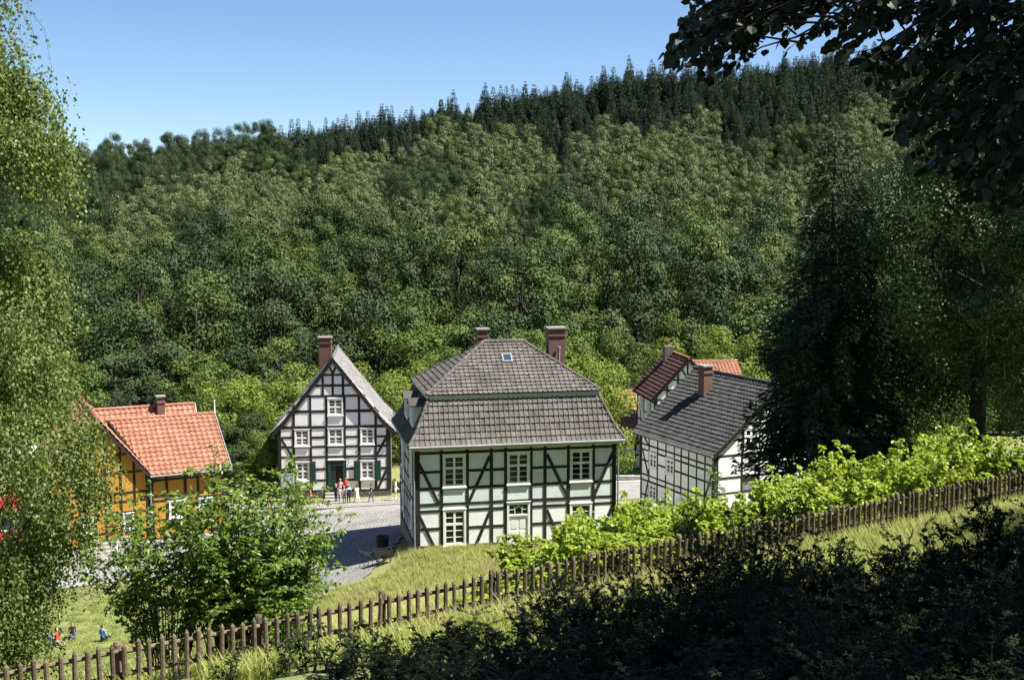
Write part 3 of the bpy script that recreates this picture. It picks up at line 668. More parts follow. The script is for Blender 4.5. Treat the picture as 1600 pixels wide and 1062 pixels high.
tiles(yroof, frame(YL, YD, 180), mprof, 13, .352, lambda y: -.3, lambda y: YL-.1, 'pan', 'tile_orange')
ridge_caps(yroof, [(-2.0, YD/2, YZ+.05), (YL+.3, YD/2, YZ+.05)], .13, 'tile_orange', seg=.4)
wprof = [(-.3, YE-.3*k_+.02), (WW, WZ)]
wroof = gable_roof(yh, [frame(0, 0, 90), frame(-2*WW, 10, -90)], wprof, 10, .32, 14, .352, 'pan', 'tile_orange')
wroof.name = 'wing_roof'
ridge_caps(wroof, [(-WW, -.32, WZ+.05), (-WW, 10.3, WZ+.05)], .13, 'tile_orange', seg=.4)
bargeboards(yh, frame(-2*WW, 0, 0), WW, [(y, z-.02) for y, z in wprof], .30, w=.26)
bargeboards(yh, frame(YL, 0, 90), YD/2, [(y, z+.12) for y, z in mprof], .30, w=.34, mt='zinc')
MB().tube([(YL+.32, YD/2, YZ-.1), (YL+.32, YD/2, YZ+.95)], [.06, .03], 6).build('finial', 'paint_white', yh)
# rear range
rr = MB().box((-2.5, 7.2, 1), (4.4, 10.8, 5.4)).prism([(-2.4, 5.4), (4.4, 5.4), (4.4, 5.9), (-2.4, 5.9)], 8.2, 9.8).build('rear_wall', 'ochre', yh)
rprof = [(0, 5.3), (1.9, 7.22)]
rroof = gable_roof(yh, [frame(-2.6, 7.1, 0), frame(4.3, 10.9, 180)], rprof, 6.9, .3, 6, .352, 'pan', 'tile_orange'); rroof.name = 'rear_roof'
ridge_caps(rroof, [(-2.8, 9.0, 7.27), (4.6, 9.0, 7.27)], .13, 'tile_orange', seg=.4)
MB().prism([(0, 5.0), (3.8, 5.0), (1.9, 7.3)], -.06, .0).build('gable_board', 'zinc', yh).matrix_local = frame(4.62, 7.1, 90)
chimney(yh, 2.2, 8.6, 6.4, 8.05, .5, .5)
gutter(yh, frame(0, 0, 0), 0, YL+.3, -.44, YE-.1); downpipe(yh, frame(0, 0, 0), .05, -.1, 0, YE-.1)
so = empty('stone_steps', (-26.2, 71.2, gz(-26.2, 71.2)), .45); tag(so, 'pale stone steps with iron railing before ochre gable', 'steps')
for k in range(4): MB().box((-.2, -.3*k, -.3), (2.6, -.3*k+.3, .72-.18*k)).build('step', 'stone_step', so)
rl = MB()
for x in (-.1, .8, 1.7, 2.5): rl.tube([(x, -.15, .2), (x, -.15, 1.55)], .018, 5)
rl.tube([(-.1, -.15, 1.55), (2.5, -.15, 1.55)], .022, 5).build('railing', 'timber', so)

# ---------------------------------------------------------------- white house with slate-grey roof, side-on
rh = empty('side_on_house', (8.17, 74.14, -.6), -1.1355)
tag(rh, 'white half-timbered house with dark grey tiled roof beside the spruce', 'house')
RLn, RD, RE, RZ = 8.15, 8.48, 5.42, 9.12
MB().prism([(.1, -.8), (RD-.1, -.8), (RD-.1, RE), (RD/2, RZ-.3), (.1, RE)], -RLn+.1, -.1).build('wall', 'wall_core', rh).matrix_local = Matrix.Rotation(math.radians(90), 4, 'Z')
plinth(rh, [(-.04, -.04), (RLn+.04, -.04), (RLn+.04, RD+.04), (-.04, RD+.04)], -1.6, 0)
rp = [.12, 1.05, 2.05, 3.0, 3.95, 4.7, 5.5, 6.35, 7.2, 8.03]
timber_wall(rh, frame(0, 0, 0), rp, [.1, 1.4, 2.35, 2.7, 3.6, 4.28, 4.62], 5.4, openings=[(1, 3.2, 4.25), (3, 3.2, 4.25), (1, 1.2, 2.3), (5, 1.2, 2.3)], braces=[((.2, 5.35), (.95, 4.65)), ((.3, 4.2), (.95, 2.8)), ((.95, 2.3), (.3, .2)), ((7.95, 4.2), (7.3, 2.8))], pw=.11, rw=.11, cornerw=.16)
for (a, v) in ((1.1, 3.25), (3.05, 3.25), (1.1, 1.25), (4.75, 1.25)): window(rh, frame(0, 0, 0), a, a+.9 if a != 4.75 else a+.7, v, v+1.0, upper=1, lower=2, cas=.1)
rc = [(-.1, -.2), (RD+.1, -.2), (RD+.1, RE-.02), (RD/2, RZ-.1), (-.1, RE-.02)]
GR_ = frame(RLn, 0, 90)
timber_wall(rh, GR_, [.12, 1.9, 3.1, 4.3, 5.5, 6.8, RD-.12], [.1, 1.5, 3.0, 3.9, 5.2, 6.95], 9.0, clip=rc, openings=[(1, 5.3, 6.75), (4, 5.3, 6.75), (1, 3.0, 3.9)], pw=.12, rw=.12)
for a in (2.0, 5.6): window(rh, GR_, a, a+1.0, 5.34, 6.7, upper=1, lower=2)
timber_wall(rh, frame(RLn, RD, 180), [.12, 2, 4, 6, RLn-.12], [.1, 1.4, 2.7, 4.28], 5.4, pw=.12)
MB().prism([(.12, -.2), (RD-.12, -.2), (RD-.12, RE), (RD/2, RZ-.2), (.12, RE)], 0, .1).build('far_gable', 'plaster', rh).matrix_local = frame(0, RD, -90)
rprof = [(-.38, RE-.06), (.5, RE+.62), (RD/2, RZ)]
rroof = gable_roof(rh, [frame(0, 0, 0), frame(RLn, RD, 180)], rprof, RLn, .42, 20, .30, 'flat', 'tile_slate')
ridge_caps(rroof, [(-.42, RD/2, RZ+.04), (RLn+.42, RD/2, RZ+.04)], .11, 'tile_slate')
bargeboards(rh, GR_, RD/2, [(y, z-.03) for y, z in rprof], .37, w=.2)
chimney(rh, 2.75, 2.95, 6.8, 9.75, .62, .62)
gutter(rh, frame(0, 0, 0), -.42, RLn+.42, -.43, RE-.1)

# ---------------------------------------------------------------- red roofed gable house behind it
bh = empty('red_roof_house', (10.1, 94.4, -1.9), -1.42)
tag(bh, 'narrow half-timbered house with dark red roof and grey chimney', 'house')
BL, BD, BE, BZ = 5.2, 5.1, 6.6, 9.5
MB().prism([(.1, -.4), (BD-.1, -.4), (BD-.1, BE), (BD/2, BZ-.25), (.1, BE)], -BL+.1, -.1).build('wall', 'wall_core', bh).matrix_local = Matrix.Rotation(math.radians(90), 4, 'Z')
timber_wall(bh, frame(0, 0, 0), [.1, 1.1, 2.1, 3.1, 4.1, BL-.1], [.1, 1.6, 3.0, 4.2, 5.0, 6.1], BE, openings=[(1, 5.0, 6.1), (3, 5.0, 6.1)], pw=.13, rw=.12)
for a in (1.2, 3.2): window(bh, frame(0, 0, 0), a, a+.8, 5.05, 6.05, upper=1, lower=1, cas=.08)
bc = [(-.1, -.2), (BD+.1, -.2), (BD+.1, BE-.02), (BD/2, BZ-.1), (-.1, BE-.02)]
timber_wall(bh, frame(BL, 0, 90), [.1, .95, 1.8, BD/2, 3.3, 4.2, BD-.1], [.1, 3.0, 5.0, 6.35, 7.1, 7.85], 9.4, clip=bc, braces=[((1.0, 6.4), (1.8, 7.1)), ((1.8, 6.4), (1.0, 7.1)), ((1.9, 7.2), (2.5, 7.8)), ((2.5, 8.0), (2.0, 8.8)), ((3.3, 6.4), (4.2, 7.1)), ((4.2, 6.4), (3.3, 7.1))], pw=.13, rw=.12)
bprof = [(-.32, BE-.22), (BD/2, BZ)]
broof = gable_roof(bh, [frame(0, 0, 0), frame(BL, BD, 180)], bprof, BL, .35, 13, .30, 'pan', 'tile_red')
ridge_caps(broof, [(-.35, BD/2, BZ+.04), (BL+.35, BD/2, BZ+.04)], .12, 'tile_orange')
bargeboards(bh, frame(BL, 0, 90), BD/2, [(y, z-.02) for y, z in bprof], .30, w=.24)
MB().box((.9, BD/2-.75, BZ-1.), (1.55, BD/2-.1, BZ+.55)).build('chimney', 'stone_plinth', bh)
# ---------------------------------------------------------------- two orange roofs farther back
def barn(loc, yaw, L, Dp, E, Z, label, rows):
    h = empty('barn', loc, yaw); tag(h, label, 'barn')
    MB().prism([(.1, -.5), (Dp-.1, -.5), (Dp-.1, E), (Dp/2, Z-.2), (.1, E)], -L+.1, -.1).build('wall', 'plaster', h).matrix_local = Matrix.Rotation(math.radians(90), 4, 'Z')
    timber_wall(h, frame(0, 0, 0), [.1, L/4, L/2, 3*L/4, L-.1], [.1, E*.5], E-.05)
    pr = [(-.3, E-.15), (Dp/2, Z)]
    r = gable_roof(h, [frame(0, 0, 0), frame(L, Dp, 180)], pr, L, .3, rows, .31, 'pan', 'tile_orange')
    ridge_caps(r, [(-.3, Dp/2, Z+.04), (L+.3, Dp/2, Z+.04)], .12, 'tile_orange')
    bargeboards(h, frame(0, Dp, -90), Dp/2, pr, .25)
    return h
barn((14.0, 99.5, -1.9), .06, 5.6, 6., 6.2, 7.7, 'white barn with orange pantiles beyond the dark grey roof', 10)
barn((8.6, 93.6, -1.9), .12, 5.2, 6.6, 2.45, 5.9, 'low shed with weathered orange roof beside the road', 13)
# low stone wall and rail by the road
lw = empty('low_wall', (5.6, 87.5, gz(5.6, 87.5)), .1); tag(lw, 'low grey stone wall with white rail beside the road', 'wall')
for k in range(7): MB().box((k*.62, -.2, -.4), (k*.62+.6, .2, .55+R.uniform(-.03, .03))).build('stone', 'stone_step', lw)
MB().tube([(-.3, -.8, .25), (4.6, -.8, .3)], .05, 6).build('rail', 'paint_white', lw)

# ---------------------------------------------------------------- picket fence along the bank
FA, FB = Vector((-8.36, 18.69, 0)), Vector((14.39, 33.56, 0)); FD = (FB-FA).normalized(); FN = Vector((-FD.y, FD.x, 0))
F0, F1 = FA-FD*3.2, FB+FD*7.
fn = empty('picket_fence', (F0.x, F0.y, 10.0)); tag(fn, 'long brown picket fence running across the grassy bank', 'fence')
FT = 10.86; flen = (F1-F0).length
def fpos(s, off=0):
    p = F0+FD*s+FN*off; return p
yaw_f = math.atan2(FD.y, FD.x)
pk = []
for v in range(3):
    mb = MB(); n = 8; r = .047-.002*v; prof = [(0, r), (.80, r*.97), (.84, r*.93), (.885+.008*v, .012)]
    vs = []; fs = []
    for z, rr_ in prof:
        for j in range(n):
            a = 2*math.pi*j/n+.2*v; vs.append((rr_*math.cos(a), rr_*math.sin(a)*(.8 if math.sin(a) > 0 else 1.05), z))
    for i in range(len(prof)-1):
        for j in range(n): fs.append((i*n+j, i*n+(j+1) % n, (i+1)*n+(j+1) % n, (i+1)*n+j))
    fs.append(list(range(3*n, 4*n))); fs.append(list(range(n-1, -1, -1))); mb.add(vs, fs)
    me = bpy.data.meshes.new('picket'); me.from_pydata([tuple(x) for x in mb.v], [], mb.f); me.materials.append(MATS['fence_wood']); pk.append(me)
npk = int(flen/.212)
for i in range(npk):
    s = .1+i*.212+R.uniform(-.012, .012); p = fpos(s, -.075); g = gz(p.x, p.y)
    o = bpy.data.objects.new('picket', pk[i % 3]); link(o, fn)
    o.location = (p.x-F0.x, p.y-F0.y, FT-.87-10+R.uniform(-.03, .02)+.02*math.sin(s*.5)); o.rotation_euler = (R.uniform(-.025, .025), R.uniform(-.03, .03), yaw_f+R.uniform(-.2, .2)); o.scale = (1, 1, R.uniform(.975, 1.02))
k = 0; s = 0.
while s < flen-.1:
    e = min(s+2.55, flen)
    for z in (.30, .70):
        a, b = fpos(s+.01), fpos(e-.01); off = Vector((F0.x, F0.y, 10.)); j = R.uniform(-.02, .02)
        P = [Vector((a.x, a.y, FT-.87+z+.02*math.sin(s*.5)))-off, Vector((b.x, b.y, FT-.87+z+.02*math.sin(e*.5)+j))-off]
        MB().tube(P, [.044, .040], 7).build('rail', 'fence_wood', fn)
    p = fpos(s, .09)
    MB(Matrix.Translation((p.x-F0.x, p.y-F0.y, 0))).tube([(0, 0, -.6), (0, 0, .82), (0, 0, .87)], [.075, .072, .05], 9).build('post', 'fence_wood', fn)
    s = e

# ---------------------------------------------------------------- small things
def pot(name, loc, prof, mt, label, cat, n=14):
    V = []; F = []
    for r, z in prof:
        for j in range(n): a = 2*math.pi*j/n; V.append((r*math.cos(a), r*math.sin(a), z))
    for i in range(len(prof)-1):
        for j in range(n): F.append((i*n+j, i*n+(j+1) % n, (i+1)*n+(j+1) % n, (i+1)*n+j))
    o = mobj(name, np_mesh(name, V, F, [mt], smooth=True)); o.location = loc; return tag(o, label, cat)
x, y = -7.35, 65.6
mat('dark_metal', (.018, .019, .02), (.03, .03, .03), rough=.5)
pot('water_butt', (x, y, gz(x, y)), [(.0, .0), (.30, .0), (.34, .5), (.36, .95), (.39, .98), (.39, 1.05), (.35, 1.05), (.33, .9), (0, .88)], 'dark_metal', 'black round water butt by mansard house corner', 'barrel')
x, y = -7.0, 62.6
tr = empty('hand_cart', (x, y, gz(x, y)), .35); tag(tr, 'dark hand cart standing in shade beside mansard house', 'cart')
MB().box((-.5, -.32, .42), (.5, .32, .47)).box((-.5, -.32, .47), (-.46, .32, .8)).box((.46, -.32, .47), (.5, .32, .8)).box((-.46, -.32, .47), (.46, -.28, .8)).box((-.46, .28, .47), (.46, .32, .8)).build('tray', 'dark_metal', tr)
for s in (-1, 1):
    wv = MB()
    for k in range(14):
        a, b = 2*math.pi*k/14, 2*math.pi*(k+1)/14
        wv.tube([(.36*math.cos(a), s*.4, .36+.36*math.sin(a)), (.36*math.cos(b), s*.4, .36+.36*math.sin(b))], .03, 5)
    for k in range(7): a = 2*math.pi*k/7; wv.tube([(0, s*.4, .36), (.35*math.cos(a), s*.4, .36+.35*math.sin(a))], .018, 5)
    wv.build('wheel', 'dark_metal', tr)
MB().tube([(-.5, -.25, .45), (-1.3, -.2, .85)], .025, 6).tube([(-.5, .25, .45), (-1.3, .2, .85)], .025, 6).build('handle', 'timber', tr)
x, y = -8.3, 63.0
ld = empty('iron_railing', (x, y, gz(x, y))); tag(ld, 'thin dark iron rails standing by cobbled yard', 'railing')
for k in range(5): MB().tube([(.22*k, .05*k, -.2), (.22*k+.02, .05*k, 1.2+.25*(k == 1))], .02, 5).build('bar', 'dark_metal', ld)
MB().tube([(0, 0, .9), (.88, .2, .9)], .015, 5).build('rail', 'dark_metal', ld)
# information board at the gabled house
p = at(450, 770, 86.8); ib = empty('information_board', (p.x, p.y, gz(p.x, p.y)), .15); tag(ib, 'pale grey information board with blue emblems beside gabled house', 'board')
mat('board_grey', (.40, .42, .46), (.36, .38, .42), rough=.5); mat('emblem_blue', (.04, .05, .22), (.06, .07, .3), rough=.5)
MB().box((-.5, -.03, .3), (.5, .03, 2.1)).build('panel', 'board_grey', ib)
for s in (-.46, .46): MB().box((s-.03, .032, -.3), (s+.03, .07, 2.1)).build('post', 'zinc', ib)
for zz, r in ((1.72, .10), (1.35, .10)): MB().prism([(.25+r*math.cos(a)*(1 if i % 2 else .55), zz+r*math.sin(a)*(1 if i % 2 else .55)) for i, a in enumerate(np.linspace(0, 2*math.pi, 11)[:-1])], -.042, -.031).build('emblem', 'emblem_blue', ib)
MB().box((-.3, -.04, 1.97), (.38, -.031, 2.01)).build('heading_bar', 'emblem_blue', ib)
for k in range(4): MB().box((-.4, -.04, 1.0-.13*k), (.2-.1*(k % 2), -.031, 1.04-.13*k)).build('text_line', 'emblem_blue', ib)
# stalls seen through the birch
def parasol(px, py, Y, label):
    p = at(px, py, Y); g = gz(p.x, p.y); o = empty('parasol', (p.x, p.y, g)); tag(o, label, 'parasol')
    MB().tube([(0, 0, -.1), (0, 0, p.z-g)], .03, 6).build('pole', 'paint_white', o)
    h = p.z-g; n = 8; V = [(0, 0, h+.1)]+[(1.5*math.cos(2*math.pi*j/n), 1.5*math.sin(2*math.pi*j/n), h-.75) for j in range(n)]+[(1.5*math.cos(2*math.pi*j/n), 1.5*math.sin(2*math.pi*j/n), h-.95) for j in range(n)]
    MB().add(V, [(0, j+1, (j+1) % n+1) for j in range(n)]+[(j+1, j+1+n, (j+1) % n+1+n, (j+1) % n+1) for j in range(n)]).build('canopy', 'paint_white', o)
parasol(38, 686, 84, 'white market parasol beyond the birch')
def stall(px, py, Y, label, mt, w=2.2):
    p = at(px, py, Y); g = gz(p.x, p.y); o = empty('market_stall', (p.x, p.y, g), .2); tag(o, label, 'stall')
    for s in (-1, 1):
        for t in (0, 1): MB().box((s*w/2-.04, t*1.4-.04, -.1), (s*w/2+.04, t*1.4+.04, 2.3)).build('post', 'paint_white', o)
    MB().box((-w/2, -.05, .8), (w/2, 1.2, .9)).build('counter', 'cloth_white', o); MB().box((-w/2, -.04, .1), (w/2, -.01, .8)).build('skirt', mt, o)
    MB().prism([(-w/2-.2, 2.3), (w/2+.2, 2.3), (0, 3.1)], -.3, 1.7).build('roof', mt, o)
stall(14, 800, 74, 'red roofed market stall with white counter', 'cloth_red')
stall(62, 745, 82, 'white roofed market stall with pale skirt', 'cloth_white', 2.8)

# ---------------------------------------------------------------- people
def person(px, py, Y, label, h=1.25, top='cloth_white', legs='cloth_jeans', hair='hair_brown', face=0., pose='stand', arm=(.25, .25), group=None, skirt=False, z=None):
    """feet at pixel px,py; face = heading in degrees (0 looks to the camera)"""
    p = at(px, py, Y); g = gz(p.x, p.y) if z is None else z
    o = empty('person', (p.x, p.y, g+.05), math.radians(face)); tag(o, label, 'person', group)
    k = h/1.7; J = {}; E = []; rad = {}
    def add(n, x, y, zz, r, fr=None):
        J[n] = (x*k, y*k, zz*k); rad[n] = r*k
        if fr: E.append((fr, n))
    sit = pose == 'sit'; dz = -.42*0; hz = .22 if sit else .90
    add('pelvis', 0, 0, hz, .135); add('waist', 0, 0, hz+.18, .115, 'pelvis'); add('chest', 0, -.02, hz+.40, .14, 'waist')
    add('neck', 0, -.01, hz+.56, .055, 'chest'); add('jaw', 0, -.04, hz+.62, .065, 'neck'); add('head', 0, -.01, hz+.73, .10, 'jaw'); add('crown', 0, .0, hz+.80, .075, 'head'); add('nose', 0, -.135, hz+.69, .018, 'head')
    for s, nm in ((-1, 'l'), (1, 'r')):
        a = arm[0 if s < 0 else 1]
        add('sh'+nm, s*.18, 0, hz+.49, .06, 'chest')
        ex, ez = s*(.20+.12*a), hz+.24+.14*max(0, a-.8); ey = -.06*a
        add('el'+nm, ex, ey, ez, .043, 'sh'+nm)
        wx, wy, wz = s*(.22+.05*a), -.10-.28*a, hz+.02+.22*a
        add('wr'+nm, wx, wy, wz, .030, 'el'+nm); add('pa'+nm, wx, wy-.03, wz-.07, .034, 'wr'+nm)
        for q in range(4): add('f%d%s' % (q, nm), wx+s*(.022*q-.03), wy-.06, wz-.15+.01*abs(q-1), .010, 'pa'+nm)
        add('th'+nm, wx-s*.05, wy-.07, wz-.08, .011, 'pa'+nm)
        add('hi'+nm, s*.09, 0, hz-.06, .095, 'pelvis')
        if sit: add('kn'+nm, s*.14, -.42, .24, .06, 'hi'+nm); add('an'+nm, s*.10, -.60, .05, .04, 'kn'+nm); add('to'+nm, s*.10, -.74, .05, .035, 'an'+nm)
        else:
            st = (.26*s if pose == 'walk' else .02*s)
            add('kn'+nm, s*.095, -st*.6-.02, .48, .062, 'hi'+nm); add('an'+nm, s*.09, -st, .075 + (.08 if pose == 'walk' and s < 0 else 0), .042, 'kn'+nm); add('to'+nm, s*.10, -st-.15, .045, .04, 'an'+nm)
    nm = list(J); me = bpy.data.meshes.new('body'); me.from_pydata([J[n] for n in nm], [(nm.index(a), nm.index(b)) for a, b in E], [])
    b = bpy.data.objects.new('body', me); link(b)
    b.modifiers.new('skin', 'SKIN'); b.modifiers.new('sub', 'SUBSURF').levels = 1
    for i, n in enumerate(nm): me.skin_vertices[0].data[i].radius = (rad[n], rad[n])
    me.skin_vertices[0].data[0].use_root = True
    dg = bpy.context.evaluated_depsgraph_get(); em = bpy.data.meshes.new_from_object(b.evaluated_get(dg))
    bpy.data.objects.remove(b); em.name = 'body'; em.materials.clear()
    for m_ in ('skin', top, legs, 'cloth_black'): em.materials.append(MATS[m_])
    for f in em.polygons:
        c = f.center/k; zz = c.z; side = abs(c.x)
        if zz > hz+.54: mi = 0
        elif zz > hz+.06 and side < .245 and not (c.y < -.17): mi = 1
        elif zz > hz+.06 or (side > .20 and not sit and zz > hz-.30): mi = 0
        elif zz > .09 or sit and c.y > -.55: mi = 2
        else: mi = 3
        f.material_index = mi; f.use_smooth = True
    mobj('body', em, o)
    hm = MB(); n = 10; V = []; F = []
    for i, t in enumerate(np.linspace(0, math.pi*.62, 6)):
        for j in range(n):
            a = 2*math.pi*j/n; bk = 1.0 if math.sin(a) > -.3 else (.9 if t < 1.1 else .55)
            V.append((.108*k*math.sin(t)*math.cos(a)*(1 if bk == 1 else .95), (.118*k*math.sin(t)*math.sin(a))*bk+.012*k, (hz+.735)*k+.125*k*math.cos(t)))
    for i in range(5):
        for j in range(n): F.append((i*n+j, i*n+(j+1) % n, (i+1)*n+(j+1) % n, (i+1)*n+j))
    hm.add(V, F); hm.build('hair', hair, o, smooth=True)
    for s in (-1, 1): MB().box((s*.038*k-.01*k, -.108*k, (hz+.715)*k), (s*.038*k+.01*k, -.098*k, (hz+.73)*k)).build('eye', 'cloth_black', o)
    if skirt:
        V = []; F = []
        for i, (r, zz) in enumerate(((.15, hz+.1), (.17, hz-.05), (.24, hz-.42))):
            for j in range(12): a = 2*math.pi*j/12; V.append((r*k*math.cos(a), r*k*math.sin(a)*.9, zz*k))
        for i in range(2):
            for j in range(12): F.append((i*12+j, i*12+(j+1) % 12, (i+1)*12+(j+1) % 12, (i+1)*12+j))
        MB().add(V, F).build('skirt', legs, o, smooth=True)
    return o
GK = 'children in front of the gabled house'
def onground(px, Y):
    x = (px-800)/FPX*Y*1.0; return 343+(CAM_Z-gz(x, Y))/Y*FPX
for (px, Y, lab, kw) in (
    (532, 86.3, 'child in pink top climbing the steps to the doorway', dict(h=1.4, top='cloth_pink', legs='cloth_jeans', face=180, z=-2.62+.15, hair='hair_blond', arm=(.3, .9))),
    (541, 86.7, 'child in red top and red cap at the doorway', dict(h=1.3, top='cloth_red', legs='cloth_navy', face=200, z=-2.62+.25, hair='cloth_red', arm=(.5, .2))),
    (525, 85.9, 'blond child in navy jacket holding the handrail', dict(h=1.35, top='cloth_navy', legs='cloth_black', face=150, hair='hair_blond', z=-2.7, arm=(.9, .2))),
    (531, 84.6, 'child in pale pink top and jeans before the steps', dict(h=1.3, top='cloth_palepink', legs='cloth_grey', face=170, hair='hair_blond', pose='walk')),
    (538, 85.0, 'child in white and pink shirt at the foot of steps', dict(h=1.28, top='cloth_palepink', legs='cloth_jeans', face=190, hair='hair_blond')),
    (545, 84.9, 'child in white shirt and black trousers with backpack', dict(h=1.4, top='cloth_white', legs='cloth_black', face=200, hair='hair_blond')),
    (558, 85.0, 'girl in white dress walking on the cobbles', dict(h=1.35, top='cloth_white', legs='cloth_white', face=230, skirt=True, pose='walk')),
    (580, 85.0, 'child in dark vest and jeans striding along cobbles', dict(h=1.38, top='cloth_navy', legs='cloth_jeans', face=-70, pose='walk', arm=(.7, .3))),
    (618, 85.6, 'adult with dark bag and white trousers beyond house corner', dict(h=1.6, top='cloth_white', legs='cloth_white', face=100, hair='hair_brown'))):
    person(px, onground(px, Y), Y, lab, group=GK, **kw)
bp = empty('backpack', (0, 0, 0)); pq = at(545.5, onground(545, 84.9), 84.9); bp.location = (pq.x+.05, pq.y-.16, gz(pq.x, pq.y)+.78); tag(bp, 'dark blue school backpack worn by child in white shirt', 'backpack')
MB().box((-.13, -.07, 0), (.13, .07, .34)).box((-.1, -.1, .04), (.1, -.07, .18)).build('bag', 'cloth_navy', bp); MB().tube([(-.08, .07, .3), (-.08, .2, .32), (-.08, .07, .05)], .012, 5).tube([(.08, .07, .3), (.08, .2, .32), (.08, .07, .05)], .012, 5).build('strap', 'cloth_black', bp)
for (px, Y, lab, kw) in (
    (90, 56.2, 'blond child in red shirt sitting on the lawn', dict(h=1.35, top='cloth_red', legs='cloth_khaki', face=60, pose='sit', hair='hair_blond', arm=(.9, .9))),
    (161, 56.5, 'child in blue shirt sitting on lawn beside shrub', dict(h=1.3, top='cloth_blue', legs='cloth_navy', face=160, pose='sit')),
    (114, 57.2, 'brown haired child in black shirt on the lawn', dict(h=1.2, top='cloth_black', legs='cloth_jeans', face=30, pose='sit')),
    (14, 59.5, 'child in grey shirt sitting on lawn under birch', dict(h=1.3, top='cloth_grey', legs='cloth_khaki', face=80, pose='sit', hair='hair_blond')),
    (17, 67.0, 'person in white shirt and dark bag on the road', dict(h=1.6, top='cloth_white', legs='cloth_jeans', face=90, pose='walk')),
    (183, 68.5, 'child in white and red clothes crossing the road', dict(h=1.3, top='cloth_white', legs='cloth_red', face=90, pose='walk', hair='hair_brown')),
    (485, 84.5, 'child in orange shirt near the information board', dict(h=1.25, top='cloth_orange', legs='cloth_khaki', face=120)),
    (420, 82.5, 'person in pink shirt walking past the shrub', dict(h=1.4, top='cloth_palepink', legs='cloth_red', face=60, pose='walk'))):
    person(px, onground(px, Y), Y, lab, **kw)
pq = at(77, onground(77, 56.2), 56.2); bq = empty('backpack', (pq.x+.1, pq.y, gz(pq.x, pq.y)+.12), 1.0); tag(bq, 'blue backpack on the sitting child in red shirt', 'backpack')
MB().box((-.15, -.1, 0), (.15, .1, .42)).box((-.11, -.13, .05), (.11, -.1, .22)).build('bag', 'cloth_blue', bq)
MB().tube([(-.1, .1, .38), (-.1, .2, .3), (-.1, .1, .06)], .014, 5).tube([(.1, .1, .38), (.1, .2, .3), (.1, .1, .06)], .014, 5).build('strap', 'cloth_navy', bq)

# ---------------------------------------------------------------- foliage kit
def rng(seed): return np.random.default_rng(seed)
def unit(v): return v/np.maximum(np.linalg.norm(v, axis=-1, keepdims=True), 1e-9)
def leaf_arrays(C, T, N, L, Wd, fold=.12):
    """leaf quads: base, side, tip, side.  C base points, T long axis, N normal"""
    T = unit(T); S = unit(np.cross(T, N)); N2 = np.cross(S, T)
    L = np.broadcast_to(L, len(C))[:, None]; Wd = np.broadcast_to(Wd, len(C))[:, None]
    mid = C+T*L*.42+N2*L*fold
    V = np.stack([C, mid+S*Wd*.5-N2*L*fold*.3, C+T*L-N2*L*fold*.6, mid-S*Wd*.5-N2*L*fold*.3], 1)
    return V.reshape(-1, 3)
def leaf_mesh(name, V, mats_): return np_mesh(name, V, np.arange(len(V)).reshape(-1, 4), mats_)
def sph(g, n): return unit(g.normal(size=(n, 3)))
def clumps_leaves(g, cen, rad, per, L, asp=.75, flat=.8, droop=.25, shell=.75, cc=None, nj=.33):
    """leaf cards scattered in rounded clumps, turned outward and up"""
    k = len(cen); ci = np.repeat(np.arange(k), per); n = len(ci)
    d = sph(g, n); r = np.where(g.random(n) < shell, g.uniform(.75, 1.08, n), g.uniform(.2, .9, n))
    P = cen[ci]+d*(r*rad[ci])[:, None]*np.array([1, 1, flat])
    dc = unit(P-cc) if cc is not None else 0
    N = unit(d*.9+dc*.45+np.array([0, 0, .12])+g.normal(size=(n, 3))*nj)
    T = unit(np.cross(N, g.normal(size=(n, 3)))+np.array([0, 0, -droop]))
    s = L*g.uniform(.6, 1.3, n)
    return leaf_arrays(P, T, N, s, s*asp)
def limbs(mb, g, base, targets, r0, mi=0, n=6, bend=.25):
    for t in targets:
        a = np.array(base(g.random())); t = np.asarray(t, float); m_ = (a+t)/2+np.array([0, 0, bend*np.linalg.norm(t-a)*.4])+g.normal(size=3)*.12*np.linalg.norm(t-a)*.5
        l = np.linalg.norm(t-a); r = r0*min(1, .35+l*.12)
        mb.tube([a, .6*a+.4*m_+.0*t, m_, t], [r, r*.8, r*.55, r*.15], n, cap=False, mi=mi)
